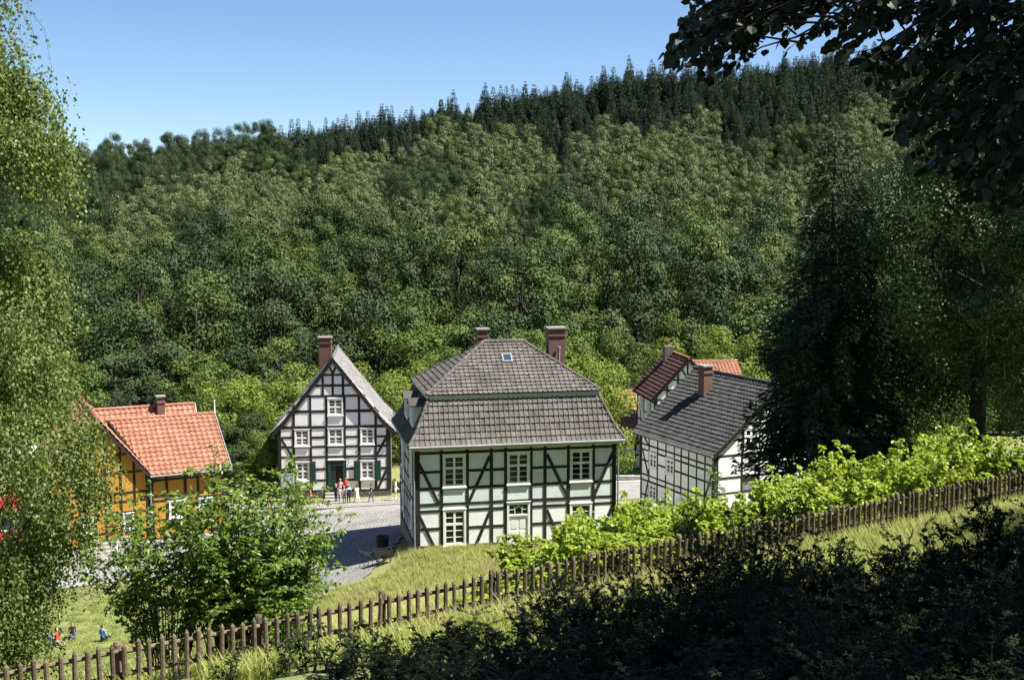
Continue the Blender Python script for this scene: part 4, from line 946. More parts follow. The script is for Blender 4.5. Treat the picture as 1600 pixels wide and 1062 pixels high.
def broadleaf_meshes(seed, H, Rd, crown0, nclump, per, L, leafm, bark, shape='round', rad=(.9, 1.5), asp=.75, nj=.33):
    g = rng(seed); c = []
    zc0, zc1 = H*crown0, H; zm = (zc0+zc1)/2; hh = (zc1-zc0)/2
    while len(c) < nclump:
        d = sph(g, 1)[0]; r = g.random()**.4*.92
        if g.random() < .75: r = g.uniform(.7, .95)
        z = d[2]*r
        w = {'round': 1., 'ovoid': 1-.45*max(0, z)-.1*max(0, -z), 'flame': 1-.7*max(0, z)**1.3}[shape]
        p = np.array([d[0]*r*Rd*w, d[1]*r*Rd*w, zm+z*hh]); c.append(p*np.array([1, 1, 1])+g.normal(size=3)*.15)
    c = np.array(c); rr = g.uniform(*rad, nclump)*Rd/4.
    V = clumps_leaves(g, c, rr, per, L, asp, cc=np.array([0, 0, zm-.2*hh]), nj=nj)
    crown = leaf_mesh('crown', V, [leafm])
    mb = MB(); rb = .028*H*.5+.05
    P = [(0, 0, -.6)]+[(g.normal()*.04*H*t, g.normal()*.04*H*t, H*.85*t) for t in (.25, .5, .75, 1.)]
    P[1] = (0, 0, H*.2)
    mb.tube(P, [rb*1.25, rb, rb*.75, rb*.45, rb*.12], 8)
    PP = np.array(P)
    def base(t):
        q = .3+.6*t; i = min(3, int(q*4)); f = q*4-i; return PP[i]*(1-f)+PP[i+1]*f
    limbs(mb, g, base, c[g.choice(nclump, min(nclump, 16), replace=False)], rb*.45)
    me = bpy.data.meshes.new('trunk'); me.from_pydata([tuple(v) for v in mb.v], [], mb.f); me.materials.append(MATS[bark])
    return me, crown
def spruce_meshes(seed, H, Rd, whorls, per, L, leafm, asp=.35, gap=.06, crown0=.08, zj=.07, nj=.8, pw=.85, r0=.12):
    """conifer: whorls of drooping branches, each a spray of needle cards"""
    g = rng(seed); P = []; T = []; N = []; S = []; mb = MB()
    mb.tube([(0, 0, -.6), (0, 0, H*.5), (0, 0, H*.99)], [.022*H*.55+.04, .012*H*.6+.02, .01], 7)
    for i in range(whorls):
        t = (i+g.uniform(-.3, .3))/whorls; z = H*(crown0+(1-crown0-.02)*t); rr = Rd*(1-t)**pw*g.uniform(.85, 1.1)+r0
        nb = int(5+4*(1-t))
        for j in range(nb):
            a = 2*math.pi*(j/nb)+g.uniform(-.4, .4)+i*1.1; l = rr*g.uniform(.75, 1.12)
            dv = np.array([math.cos(a), math.sin(a), 0]); m_ = max(4, int(per*(l/Rd+.15)))
            s = g.random(m_)**.7; drop = -.34*l*s**1.3+.14*l*s**3
            side = np.array([-dv[1], dv[0], 0]); w = (g.random(m_)-.5)*l*.42*(1.05-s)
            p = dv*(s*l)[:, None]+side*w[:, None]; p[:, 2] += z+drop-np.abs(w)*.2+g.normal(size=m_)*zj*l
            tt = dv+side*np.sign(w)[:, None]*.7+np.array([0, 0, -.4])+g.normal(size=(m_, 3))*.4
            P.append(p); T.append(tt); N.append(np.array([0, 0, .7])+dv*.3+g.normal(size=(m_, 3))*nj); S.append(L*g.uniform(.6, 1.25, m_)*(.3+.7*min(1, l/Rd)))
            if per > 20: mb.tube([(0, 0, z), tuple(dv*l*.5+np.array([0, 0, z-.08*l])), tuple(dv*l*.95+np.array([0, 0, z-.18*l]))], [.02*l*.5+.008, .02*l*.3+.005, .004], 4, cap=False)
    P = np.concatenate(P); S = np.concatenate(S)
    V = leaf_arrays(P, np.concatenate(T), np.concatenate(N), S, S*asp, fold=.03)
    me = bpy.data.meshes.new('trunk'); me.from_pydata([tuple(v) for v in mb.v], [], mb.f); me.materials.append(MATS['bark_dark'])
    return me, leaf_mesh('crown', V, [leafm])
def plant_tree(name, meshes, loc, rz, sc, label, cat='tree', group=None):
    o = empty(name, loc, rz); o.scale = sc if hasattr(sc, '__len__') else (sc, sc, sc)
    tag(o, label, cat, group)
    mobj('trunk', meshes[0], o); mobj('crown', meshes[1], o)
    return o

# ---------------------------------------------------------------- woods on the hillside
BIRCH = [broadleaf_meshes(100+i, 9.5, 1.85, .10, 13, 130, .27, 'leaf_far_birch', 'bark_dark', 'ovoid', (1.5, 2.3), nj=.2) for i in range(5)]
OAK = [broadleaf_meshes(120+i, 13, 3.3, .08, 20, 300, .27, 'leaf_far_oak', 'bark_dark', 'round', (1.3, 2.0), nj=.22) for i in range(5)]
OAKD = [broadleaf_meshes(140+i, 13.5, 3.5, .08, 20, 300, .27, 'leaf_far_dark', 'bark_dark', 'round', (1.3, 2.0), nj=.22) for i in range(4)]
SPR = [spruce_meshes(160+i, 9., 2.1, 18, 30, .52, 'needle_far', .55, zj=.2, nj=1.2, pw=.9, r0=.22) for i in range(4)]
def far_dark(px, Y):      # where the darker broadleaf stands grow
    return np.sin(px*.011+Y*.045)+.8*np.sin(px*.023-Y*.03+1.3)
cand = []
g = rng(5)
Yv = 121.
while Yv < 398:
    sp_ = np.interp(Yv, [121, 165, 215, 260, 400], [6.4, 6.0, 4.6, 3.3, 3.1]); half = Yv*.55+14
    for X in np.arange(-half, half, sp_):
        x, y = X+g.uniform(-.42, .42)*sp_, Yv+g.uniform(-.45, .45)*sp_
        px = 800+FPX*x/y; t = (y-HILL0)/(HILLC-HILL0)
        lim = np.interp(px, [-100, 100, 420, 450, 660, 700, 900, 1000, 1380, 1500], [1.2, 1.2, 1.0, .88, .80, .86, .76, .76, .74, .72])
        lim += .05*math.sin(px*.02)+.04*math.sin(px*.047+1)+g.normal()*.025
        if t > lim and t < 1.12: kind = 'spruce'
        elif t < .36+.06*math.sin(px*.013)+g.normal()*.03: kind = ('dark' if g.random() < .8 else 'oak') if far_dark(px*1.6, y) > .25 else ('oak' if g.random() < .72 else ('dark' if g.random() < .4 else 'birch'))
        elif px < 470 and t > .46+.0011*px+g.normal()*.02: kind = 'dark'
        elif far_dark(px, y) > .72: kind = 'dark' if g.random() < .75 else 'oak'
        else: kind = 'birch' if g.random() < .86 else 'oak'
        if kind in ('oak', 'dark') and y > 200 and g.random() < .5: continue
        if kind == 'spruce' and g.random() < .3: continue
        cand.append((x, y, kind, px))
    Yv += sp_*.92
X_ = np.array([c[0] for c in cand]); Y_ = np.array([c[1] for c in cand]); Z_ = ground(X_, Y_)
KD = {'birch': (BIRCH, 'hillside_birch', 'pale green birch among the woods on the far hillside', 'birches on the far hillside'),
      'oak': (OAK, 'hillside_oak', 'mid green rounded oak among the woods on the far hillside', 'oaks on the far hillside'),
      'dark': (OAKD, 'hillside_beech', 'dark green rounded beech among the woods on the far hillside', 'beeches on the far hillside'),
      'spruce': (SPR, 'hillside_spruce', 'dark pointed spruce in the stand along the hill crest', 'spruces along the hill crest')}
rest = {k: [] for k in KD}; count = {k: 0 for k in KD}
protos = {k: [] for k in KD}
LIM = {'oak': 120, 'dark': 75, 'birch': 110, 'spruce': 60}
order = sorted(range(len(cand)), key=lambda i: cand[i][1] if cand[i][2] != 'spruce' else -Z_[i]*.5+cand[i][1])
for i in order:
    x, y, kind, px = cand[i]; ms, nm, lab, grp = KD[kind]; j = int(g.integers(len(ms)))
    s = g.uniform(.68, 1.32)*({'birch': 1., 'oak': 1., 'dark': 1., 'spruce': 1.}[kind]); sz = s*g.uniform(.85, 1.2)
    if kind == 'spruce': s *= g.uniform(.85, 1.1); sz *= g.uniform(.8, 1.1)
    if kind in ('oak', 'dark') and Y_[i] > 225: s *= .62; sz *= .72
    rz = g.uniform(0, 6.28)
    if count[kind] < LIM[kind] and -40 < px < 1640:
        count[kind] += 1
        o = plant_tree(nm, ms[j], (x, y, Z_[i]-.2), rz, (s, s, sz), lab, 'tree', grp)
    else: rest[kind].append((x, y, Z_[i]-.2, rz, s, sz, j))
def gn_scatter(name, rows, meshes, label, mats_hint=None):
    """one stuff object: instances of the given meshes on points"""
    A = np.array(rows, float); n = len(A)
    me = bpy.data.meshes.new(name); me.vertices.add(n); me.vertices.foreach_set('co', A[:, :3].astype(np.float32).ravel())
    a = me.attributes.new('rotz', 'FLOAT_VECTOR', 'POINT'); a.data.foreach_set('vector', np.c_[A[:, 7:9] if A.shape[1] > 8 else np.zeros((n, 2)), A[:, 3]].astype(np.float32).ravel())
    a = me.attributes.new('scl', 'FLOAT_VECTOR', 'POINT'); a.data.foreach_set('vector', np.c_[A[:, 4], A[:, 4], A[:, 5]].astype(np.float32).ravel())
    a = me.attributes.new('idx', 'INT', 'POINT'); a.data.foreach_set('value', A[:, 6].astype(np.int32))
    o = mobj(name, me)
    ng = bpy.data.node_groups.new(name, 'GeometryNodeTree')
    ng.interface.new_socket('Geometry', in_out='INPUT', socket_type='NodeSocketGeometry'); ng.interface.new_socket('Geometry', in_out='OUTPUT', socket_type='NodeSocketGeometry')
    N = ng.nodes; gi = N.new('NodeGroupInput'); go = N.new('NodeGroupOutput'); ip = N.new('GeometryNodeInstanceOnPoints')
    ng.links.new(gi.outputs[0], ip.inputs['Points'])
    g2 = N.new('GeometryNodeGeometryToInstance')
    for src in meshes:
        oi = N.new('GeometryNodeObjectInfo'); oi.inputs['Object'].default_value = src; oi.transform_space = 'ORIGINAL'
        oi.inputs['As Instance'].default_value = False
        ng.links.new(oi.outputs['Geometry'], g2.inputs[0])
    ng.links.new(g2.outputs[0], ip.inputs['Instance']); ip.inputs['Pick Instance'].default_value = True
    def attr(nm, dt):
        q = N.new('GeometryNodeInputNamedAttribute'); q.data_type = dt; q.inputs[0].default_value = nm; return q.outputs[0]
    ng.links.new(attr('idx', 'INT'), ip.inputs['Instance Index'])
    e2r = N.new('FunctionNodeEulerToRotation'); ng.links.new(attr('rotz', 'FLOAT_VECTOR'), e2r.inputs[0]); ng.links.new(e2r.outputs[0], ip.inputs['Rotation'])
    ng.links.new(attr('scl', 'FLOAT_VECTOR'), ip.inputs['Scale']); ng.links.new(ip.outputs[0], go.inputs[0])
    md = o.modifiers.new('scatter', 'NODES'); md.node_group = ng
    return tag(o, label, kind='stuff')
def source(mesh_list, prefix):
    """the crown objects of already planted trees that carry these meshes"""
    out = []
    for m_ in mesh_list:
        out.append(next(o for o in bpy.data.objects if o.data == m_))
    return out
for kd, rows in rest.items():
    if rows:
        gn_scatter({'birch': 'birch_woodland', 'oak': 'oak_woodland', 'dark': 'beech_woodland', 'spruce': 'spruce_woodland'}[kd], rows, source([m_[1] for m_ in KD[kd][0]], kd),
               {'birch': 'distant pale birch wood covering the hillside', 'oak': 'distant mid green oak wood on the hillside', 'dark': 'distant dark beech wood on the hillside', 'spruce': 'distant dark spruce wood along the crest'}[kd])
print('FOREST', len(cand), count, {k: len(v) for k, v in rest.items()})

# ---------------------------------------------------------------- trees behind the houses
MIDL = [broadleaf_meshes(200+i, 9, 3.4, .06, 44, 230, .21, 'leaf_far_lime', 'bark_dark', 'round', (.8, 1.4)) for i in range(3)]
MIDO = [broadleaf_meshes(210+i, 11, 3.8, .06, 44, 240, .225, 'leaf_mid', 'bark_dark', 'round', (.8, 1.3)) for i in range(3)]
MIDF = [broadleaf_meshes(220+i, 12, 2.6, .05, 44, 210, .21, 'leaf_mid', 'bark_dark', 'flame', (.9, 1.4)) for i in range(2)]
MIDD = [broadleaf_meshes(230+i, 10, 3.6, .05, 50, 220, .235, 'leaf_far_dark', 'bark_dark', 'round', (.8, 1.3)) for i in range(2)]
SPM = [spruce_meshes(240+i, 10, 2.4, 20, 40, .42, 'needle_far', .35, zj=.1) for i in range(2)]
def mid(px, top, Y, kind, wide=1., label=None, name=None):
    label = label.replace('the village houses', 'the ochre house' if px < 300 else 'the gap between ochre and gabled house' if px < 430 else 'the gabled house' if px < 640 else 'the mansard house' if px < 960 else 'the white side-on house' if px < 1180 else 'the tall spruce')
    p = at(px, top, Y); zg = gz(p.x, p.y); ms = {'lime': MIDL, 'oak': MIDO, 'flame': MIDF, 'dark': MIDD, 'spruce': SPM}[kind]
    H0 = {'lime': 9, 'oak': 11, 'flame': 12, 'dark': 10, 'spruce': 10}[kind]; sz = (p.z-zg)/H0; s = (sz*.5+.5)*wide
    return plant_tree(name or {'spruce': 'young_spruce'}.get(kind, 'valley_tree'), ms[int(g.integers(len(ms)))], (p.x, p.y, zg-.2), g.uniform(0, 6.28), (s, s, sz), label, 'tree', 'trees behind the houses')
LM = 'lime green rounded tree growing just behind the village houses'; OM = 'mid green rounded tree growing just behind the village houses'
FM = 'tall slender green tree growing behind the village houses'; DM = 'dark green bushy tree growing behind the village houses'; SM_ = 'small dark spruce growing behind the ochre house'
for a in ((924, 540, 83, 'lime', .92), (893, 560, 80, 'lime', .7), (475, 560, 101, 'lime', 1.25), (455, 590, 97, 'lime', 1.), (600, 580, 101, 'lime', 1.2), (640, 560, 106, 'lime', 1.1), (560, 565, 108, 'lime', 1.2), (660, 590, 92, 'oak', .8)):
    mid(*a, label=LM if a[3] == 'lime' else OM)
for a in ((355, 580, 99, 'lime', 1.), (330, 560, 106, 'oak', 1.), (385, 640, 93, 'dark', .9), (370, 690, 89, 'dark', .7), (405, 660, 90, 'oak', .6), (420, 590, 108, 'oak', 1.1), (300, 545, 114, 'oak', 1.2), (250, 530, 116, 'dark', 1.2), (380, 540, 116, 'dark', 1.), (440, 520, 118, 'oak', 1.1), (520, 505, 118, 'dark', 1.2), (590, 500, 118, 'oak', 1.2), (640, 510, 117, 'oak', 1.1),
          (700, 500, 118, 'oak', 1.2), (770, 480, 118, 'dark', 1.1), (815, 500, 116, 'oak', 1.), (880, 505, 118, 'oak', 1.1), (965, 515, 114, 'oak', 1.), (1010, 530, 118, 'dark', 1.), (1075, 520, 112, 'lime', 1.2), (1110, 500, 118, 'oak', 1.3), (1150, 510, 110, 'lime', 1.), (1200, 500, 114, 'oak', 1.2), (1040, 545, 108, 'oak', .9), (960, 500, 119, 'flame', .8), (1050, 470, 120, 'flame', .9), (1000, 570, 106, 'oak', .8), (845, 540, 104, 'oak', .9), (700, 535, 108, 'oak', 1.), (180, 540, 112, 'dark', 1.2), (120, 560, 108, 'oak', 1.1), (60, 560, 108, 'dark', 1.2), (0, 560, 106, 'oak', 1.2), (1280, 500, 110, 'dark', 1.3), (1360, 480, 112, 'oak', 1.3), (1450, 470, 112, 'dark', 1.3), (1540, 470, 112, 'oak', 1.3), (1610, 470, 112, 'oak', 1.3), (1320, 540, 98, 'oak', 1.), (1420, 530, 96, 'lime', 1.), (1500, 540, 98, 'oak', 1.)):
    mid(*a, label={'lime': LM, 'oak': OM, 'flame': FM, 'dark': DM}[a[3]])
for a in ((230, 590, 97, 'spruce', 1.1), (205, 600, 94, 'spruce', 1.), (270, 585, 99, 'spruce', 1.2), (310, 600, 97, 'spruce', 1.), (180, 580, 99, 'spruce', 1.1), (330, 610, 95, 'spruce', .9)): mid(*a, label=SM_)

# ---------------------------------------------------------------- tall birch beside the fence
def weeping_birch(seed, H, seg, ntw, per, L, leafm, lean=(0, 0)):
    """seg: list of (z fraction, radius) envelope; twigs hang from limbs"""
    g = rng(seed); zf = [a for a, b in seg]; rf = [b for a, b in seg]; mb = MB(); tw = MB()
    tp = [np.array([lean[0]*t+.12*math.sin(5*t), lean[1]*t+.1*math.cos(4*t), H*t]) for t in np.linspace(-.04, .97, 9)]
    mb.tube(tp, list(np.linspace(.21, .02, 9)), 9)
    axis = lambda t: np.array([np.interp(t, np.linspace(-.04, .97, 9), [p[i] for p in tp]) for i in range(3)])
    # leafy clumps at limb ends: centres inside the envelope
    ends = []
    for k in range(150):
        t = g.uniform(.10, .98); a = g.uniform(0, 2*math.pi); r = np.interp(t, zf, rf)*g.uniform(.45, .98)
        p = axis(t)+np.array([r*math.cos(a), r*math.sin(a), 0]); ends.append(p)
        s = axis(max(.08, t-.10-.06*r)); m_ = (s+p)/2+np.array([0, 0, .25*r])
        tw.tube([s, m_, p], [.010+.010*r, .007+.005*r, .005], 5, cap=False)
    ends = np.array(ends); P = []; T = []; N = []; S = []
    for k in range(ntw):
        e = ends[g.integers(len(ends))]; s = e+g.normal(size=3)*np.array([.30, .30, .24]); out = unit(np.array([s[0], s[1], 0]))
        l = g.uniform(.5, 1.5); u = np.sort(g.random(per)); q = s+out*(.28*l*np.sqrt(u))[:, None]+np.array([0, 0, -1])*(l*u**1.25)[:, None]+g.normal(size=(per, 3))*.045
        P.append(q); n_ = unit(g.normal(size=(per, 3))+np.array([0, 0, .35])); N.append(n_)
        T.append(g.normal(size=(per, 3))*.6+np.array([0, 0, -.8])); S.append(L*g.uniform(.65, 1.2, per))
        if k % 6 == 0: tw.tube([s, s+out*.16*l+np.array([0, 0, -.2*l]), s+out*.28*l+np.array([0, 0, -l])], [.006, .004, .002], 3, cap=False)
    S = np.concatenate(S); V = leaf_arrays(np.concatenate(P), np.concatenate(T), np.concatenate(N), S, S*.8, fold=.1)
    n0 = len(mb.v); k0 = len(mb.f); mb.v += tw.v; mb.f += [[i+n0 for i in f] for f in tw.f]
    me = bpy.data.meshes.new('trunk'); me.from_pydata([tuple(v) for v in mb.v], [], mb.f); me.materials.append(MATS['bark_birch']); me.materials.append(MATS['twig'])
    me.polygons.foreach_set('material_index', [0]*k0+[1]*(len(mb.f)-k0))
    return me, leaf_mesh('crown', V, [leafm])
bx, by = -11.3, 24.0
BZ0 = gz(bx, by)
plant_tree('birch_tree', weeping_birch(11, 16.5, [(0, .5), (.10, .9), (.17, 1.6), (.24, 2.3), (.36, 2.7), (.45, 2.75), (.53, 2.4), (.57, 1.3), (.66, 1.7), (.74, 2.25), (.80, 1.7), (.90, .8), (1, .2)], 11000, 18, .082, 'leaf_birch_near'), (bx, by, BZ0), 1.0, 1, 'tall birch with drooping leafy twigs standing beyond the picket fence')

# ---------------------------------------------------------------- leafy shrubs beyond the fence
def shrub_meshes(seed, nst, H, Rd, leaves, L, asp, leafm, twm, arch=.6, side=3, tri=.35, up=.5, lo=.2):
    """multi-stemmed shrub: arching stems, side shoots, leaves set along them"""
    g = rng(seed); mb = MB(); P = []; T = []; N = []; S = []
    for k in range(nst):
        a = g.uniform(0, 2*math.pi); r = Rd*math.sqrt(g.random()); h = H*g.uniform(.55, 1.)*(1-.25*(r/Rd)**2); b = np.array([.18*r*math.cos(a), .18*r*math.sin(a), -.2])
        tip = np.array([r*math.cos(a), r*math.sin(a), h]); m_ = b*.45+tip*.55+np.array([0, 0, h*arch*.35]); pts = [b, b*.6+m_*.4+np.array([0, 0, .12*h]), m_, tip]
        mb.tube(pts, [.016, .012, .008, .003], 5, cap=False)
        shoots = [(pts, 1.)]
        for q in range(side):
            t = g.uniform(.35, .95); s = (1-t)**2*b+2*t*(1-t)*m_+t*t*tip; d = unit(np.array([g.normal(), g.normal(), up*g.uniform(.2, 1.2)]))*g.uniform(.2, .38)*H*.45
            e = s+d; shoots.append(([s, s+d*.5+np.array([0, 0, .04]), e], .6)); mb.tube([s, s+d*.5, e], [.006, .004, .002], 4, cap=False)
        for pt, wgt in shoots:
            m = max(3, int(leaves*wgt)); pt = np.array(pt); u = g.uniform(lo, 1, m)*(len(pt)-1) if wgt == 1 else g.uniform(.1, 1, m)*(len(pt)-1)
            i = np.minimum(u.astype(int), len(pt)-2); f = (u-i)[:, None]; q = pt[i]*(1-f)+pt[i+1]*f; ax = unit(pt[i+1]-pt[i])
            sd = unit(np.cross(ax, np.array([0, 0, 1.])+g.normal(size=(m, 3))*.2))*np.where(np.arange(m) % 2, 1, -1)[:, None]
            P.append(q); T.append(sd+ax*.35+np.array([0, 0, -tri])+g.normal(size=(m, 3))*.35); N.append(np.array([0, 0, 1.])+g.normal(size=(m, 3))*.4); S.append(L*g.uniform(.6, 1.2, m))
    S = np.concatenate(S); V = leaf_arrays(np.concatenate(P), np.concatenate(T), np.concatenate(N), S, S*asp, fold=.08)
    me = bpy.data.meshes.new('stems'); me.from_pydata([tuple(v) for v in mb.v], [], mb.f); me.materials.append(MATS[twm])
    return me, leaf_mesh('foliage', V, [leafm])
def shrub(name, ms, loc, rz, sc, label, cat='shrub', group=None):
    o = empty(name, loc, rz); o.scale = sc if hasattr(sc, '__len__') else (sc,)*3; tag(o, label, cat, group)
    mobj('stems', ms[0], o); mobj('foliage', ms[1], o); return o
DW = [shrub_meshes(300+i, 56, 4.6, 2.0, 34, .145, .55, 'leaf_shrub', 'twig', arch=.45, side=5) for i in range(2)]
for (px, Y, sc, lab) in ((335, 23.4, (1.1, 1., 1.08), 'tall bushy green dogwood growing behind the picket fence'), (440, 24.4, (.66, .7, .95), 'slender green dogwood beside the larger one, nearest the meadow grass'), (240, 23.2, (.72, .8, .92), 'low green dogwood between the tall one and the birch'), (390, 23.0, (.75, .8, .62), 'low dense green dogwood in front of the tall one')):
    x = (px-800)/FPX*Y*.99; shrub('dogwood_shrub', DW[R.randint(0, 1)], (x, Y, gz(x, Y)-.05), R.uniform(0, 6), sc, lab)
KN = [shrub_meshes(320+i, 11, 2.0, .75, 24, .17, .72, 'leaf_knotweed', 'twig_green', arch=.75, side=2, tri=.5, lo=.35) for i in range(5)]
g = rng(8); n_kn = 0
for px in np.arange(770, 1690, 15.):
    for row in range(3):
        Yf = 1/(.0442-(px-620)*1.5e-5); off = 1.0+row*1.25+g.uniform(-.5, .5)
        if px < 930 and row > 0: continue
        p0 = Vector(((px-800)/FPX*Yf, Yf, 0))+FN*off+FD*g.uniform(-.35, .35)
        hs = np.interp(px, [770, 850, 950, 1100, 1250, 1400, 1600], [.30, .42, .74, .90, .74, .90, 1.0])*g.uniform(.62, 1.28)
        if g.random() < .12: continue
        if 1215 < px < 1275 and g.random() < .6: hs *= .7
        shrub('knotweed_plant', KN[int(g.integers(5))], (p0.x, p0.y, gz(p0.x, p0.y)-.05), g.uniform(0, 6.28), (.85, .85, hs), ['bright yellow-green knotweed clump pressing against the fence pickets', 'bright yellow-green knotweed clump in the thick of the fence-side stand', 'bright yellow-green knotweed clump on the downhill edge of the stand'][row], 'plant', 'knotweed along the fence'); n_kn += 1
# knotweed reaching towards the mansard house
for (px, py, Y, s) in ((930, 850, 35, .7), (955, 830, 37, .85), (985, 815, 38, .9), (1010, 800, 38, .95), (1050, 800, 36, .9), (990, 840, 33, .8)):
    x = (px-800)/FPX*Y
    shrub('knotweed_plant', KN[int(g.integers(5))], (x, Y, gz(x, Y)-.05), g.uniform(0, 6.28), (s, s, s*1.05), 'yellow-green knotweed clump spreading downhill towards the mansard house', 'plant', 'knotweed along the fence')
# climbing plant on the corner of the side-on house
cp = shrub_meshes(340, 12, 4.6, .7, 26, .12, .6, 'leaf_shrub', 'twig_green', arch=.1, side=3)
x, y = 11.5, 65.6; shrub('climbing_plant', cp, (x, y, gz(x, y)-.1), 0, (1, .8, 1.05), 'loose green climber rising at the white house corner', 'plant')

# ---------------------------------------------------------------- spruce and trees on the right-hand bank
x, y = 12.95, 48.; plant_tree('spruce_tree', spruce_meshes(400, 15.4, 3.3, 40, 230, .36, 'needle_spruce', .26, zj=.085, nj=.9, pw=.62), (x, y, gz(x, y)), .4, 1, 'tall dark spruce standing between the white house and birches')
RT = [broadleaf_meshes(410+i, 17, 5.0, .02, 130, 430, .135, 'leaf_right', 'bark_dark', 'ovoid', (.7, 1.2)) for i in range(2)]
for (x, y, s, k, lab) in ((18.3, 46, 1., 0, 'dark trunked leafy tree standing to one side of the spruce'), (22.8, 50, 1.02, 1, 'dense leafy tree behind the dark trunked one'), (16.8, 55, .9, 1, 'leafy tree rising behind the tall spruce'), (20.6, 42.5, .78, 1, 'smaller leafy tree just beyond the knotweed and fence'), (26.5, 58, 1.1, 0, 'broad leafy tree furthest down the shaded bank')):
    plant_tree('bank_tree', RT[k], (x, y, gz(x, y)-.2), R.uniform(0, 6), s, lab, 'tree')

# ---------------------------------------------------------------- beeches above the viewpoint; one hangs its branches into view
g = rng(9)
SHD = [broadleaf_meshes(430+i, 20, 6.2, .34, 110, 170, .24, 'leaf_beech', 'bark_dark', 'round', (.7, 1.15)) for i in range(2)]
for (x, y, s, k, lab) in ((19.5, 12.0, 1.05, 1, 'large beech on the slope beside the overhanging one'), (25, 20, 1.0, 0, 'large beech above the fence on the slope'), (28, 6, 1.1, 0, 'large beech farther up the slope')):
    plant_tree('beech_tree', SHD[k], (x, y, gz(x, y)-.2), R.uniform(0, 6), s, lab, 'tree')
bx, by = 10.2, 8.0; bz = gz(bx, by)
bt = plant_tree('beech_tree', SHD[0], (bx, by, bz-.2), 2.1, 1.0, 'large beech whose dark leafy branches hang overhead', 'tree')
poly = [(1032, 88), (1062, 40), (1075, -60), (1680, -60), (1680, 350), (1600, 345), (1545, 335), (1500, 290), (1430, 265), (1395, 215), (1372, 180), (1392, 140), (1335, 125), (1300, 75), (1240, 85), (1180, 55), (1150, 120), (1100, 125), (1065, 105)]
def inside(p, poly):
    c = False
    for i in range(len(poly)):
        (x1, y1), (x2, y2) = poly[i], poly[i-1]
        if (y1 > p[1]) != (y2 > p[1]) and p[0] < (x2-x1)*(p[1]-y1)/(y2-y1)+x1: c = not c
    return c
br = MB(); LP = []; LT = []; LN = []; LS = []
inv = Vector((bx, by, bz-.2)); rot_i = Matrix.Rotation(-2.1, 4, 'Z')
trunk_at = lambda z: np.array([bx, by, z])
mains = []
for (px, py, Y) in ((1060, 70, 7.6), (1130, 20, 8.2), (1180, 30, 7.4), (1280, 20, 8.), (1360, 90, 7.6), (1440, 60, 8.4), (1420, 200, 8.), (1520, 150, 7.4), (1560, 260, 7.8), (1620, 200, 8.4), (1480, 240, 8.6), (1240, 60, 7.), (1760, 120, 8.), (1850, -80, 7.6), (1950, 180, 8.4), (2080, 40, 7.8), (2200, 160, 8.2), (1700, -250, 8.), (1450, -260, 7.6), (1250, -220, 8.2), (2050, -260, 8.)):
    e = np.array(at(px, py, Y)); s = trunk_at(bz+g.uniform(6.5, 8.5)); m_ = s*.5+e*.5+np.array([0, 0, .9])
    mains.append((s, m_, e)); br.tube([s, s*.6+m_*.4+np.array([0, 0, .2]), m_, m_*.45+e*.55+np.array([0, 0, .12]), e], [.07, .05, .034, .018, .006], 6, cap=False)
tries = 0
while len(LP) < 1080 and tries < 12000:
    tries += 1
    if len(LP) < 640: q = (1030+650*g.random()**1.25, g.uniform(-60, 350)); keep = inside(q, poly)
    else: q = (g.uniform(1080, 2350), g.uniform(-420, 330)); keep = (q[0] > 1680 or q[1] < -60) and q[1] < 330-.0004*(q[0]-1900)**2
    if not keep: continue
    Y = g.uniform(6.9, 9.2); e = np.array(at(q[0], q[1], Y))
    s_, m_, e_ = mains[min(range(len(mains)), key=lambda i: np.linalg.norm((mains[i][2]+mains[i][1]*.0)-e)+g.random()*.3)]
    t = g.uniform(.55, .98); b = (1-t)**2*s_+2*t*(1-t)*m_+t*t*e_
    if np.linalg.norm(b-e) > .75: b = e+unit(b-e+g.normal(size=3)*.35)*.75
    l = np.linalg.norm(e-b); mid_ = (b+e)/2+np.array([0, 0, .08*l]); br.tube([b, mid_, e], [.008, .005, .002], 4, cap=False)
    n = 8; u = np.r_[np.linspace(.45, .97, n-1), 1.]; P = (1-u)[:, None]**2*b+2*(u*(1-u))[:, None]*mid_+(u*u)[:, None]*e; ax = unit(e-b)
    sd = unit(np.cross(ax, np.array([0, 0, 1.])))*np.where(np.arange(n) % 2, 1, -1)[:, None]
    LP.append(P); LT.append(sd*.7+ax*.5+np.array([0, 0, -.45])+g.normal(size=(n, 3))*.3); LN.append(np.array([0, -.7, .55])+g.normal(size=(n, 3))*.5); LS.append(.086*g.uniform(.65, 1.15, n))
LP = np.concatenate(LP); LT = np.concatenate(LT); LN = np.concatenate(LN); LS = np.concatenate(LS)
o = br.build('overhanging_branches', 'twig', None); loc_m = Matrix.Translation(inv) @ Matrix.Rotation(2.1, 4, 'Z')
o.parent = bt; o.matrix_parent_inverse = loc_m.inverted()
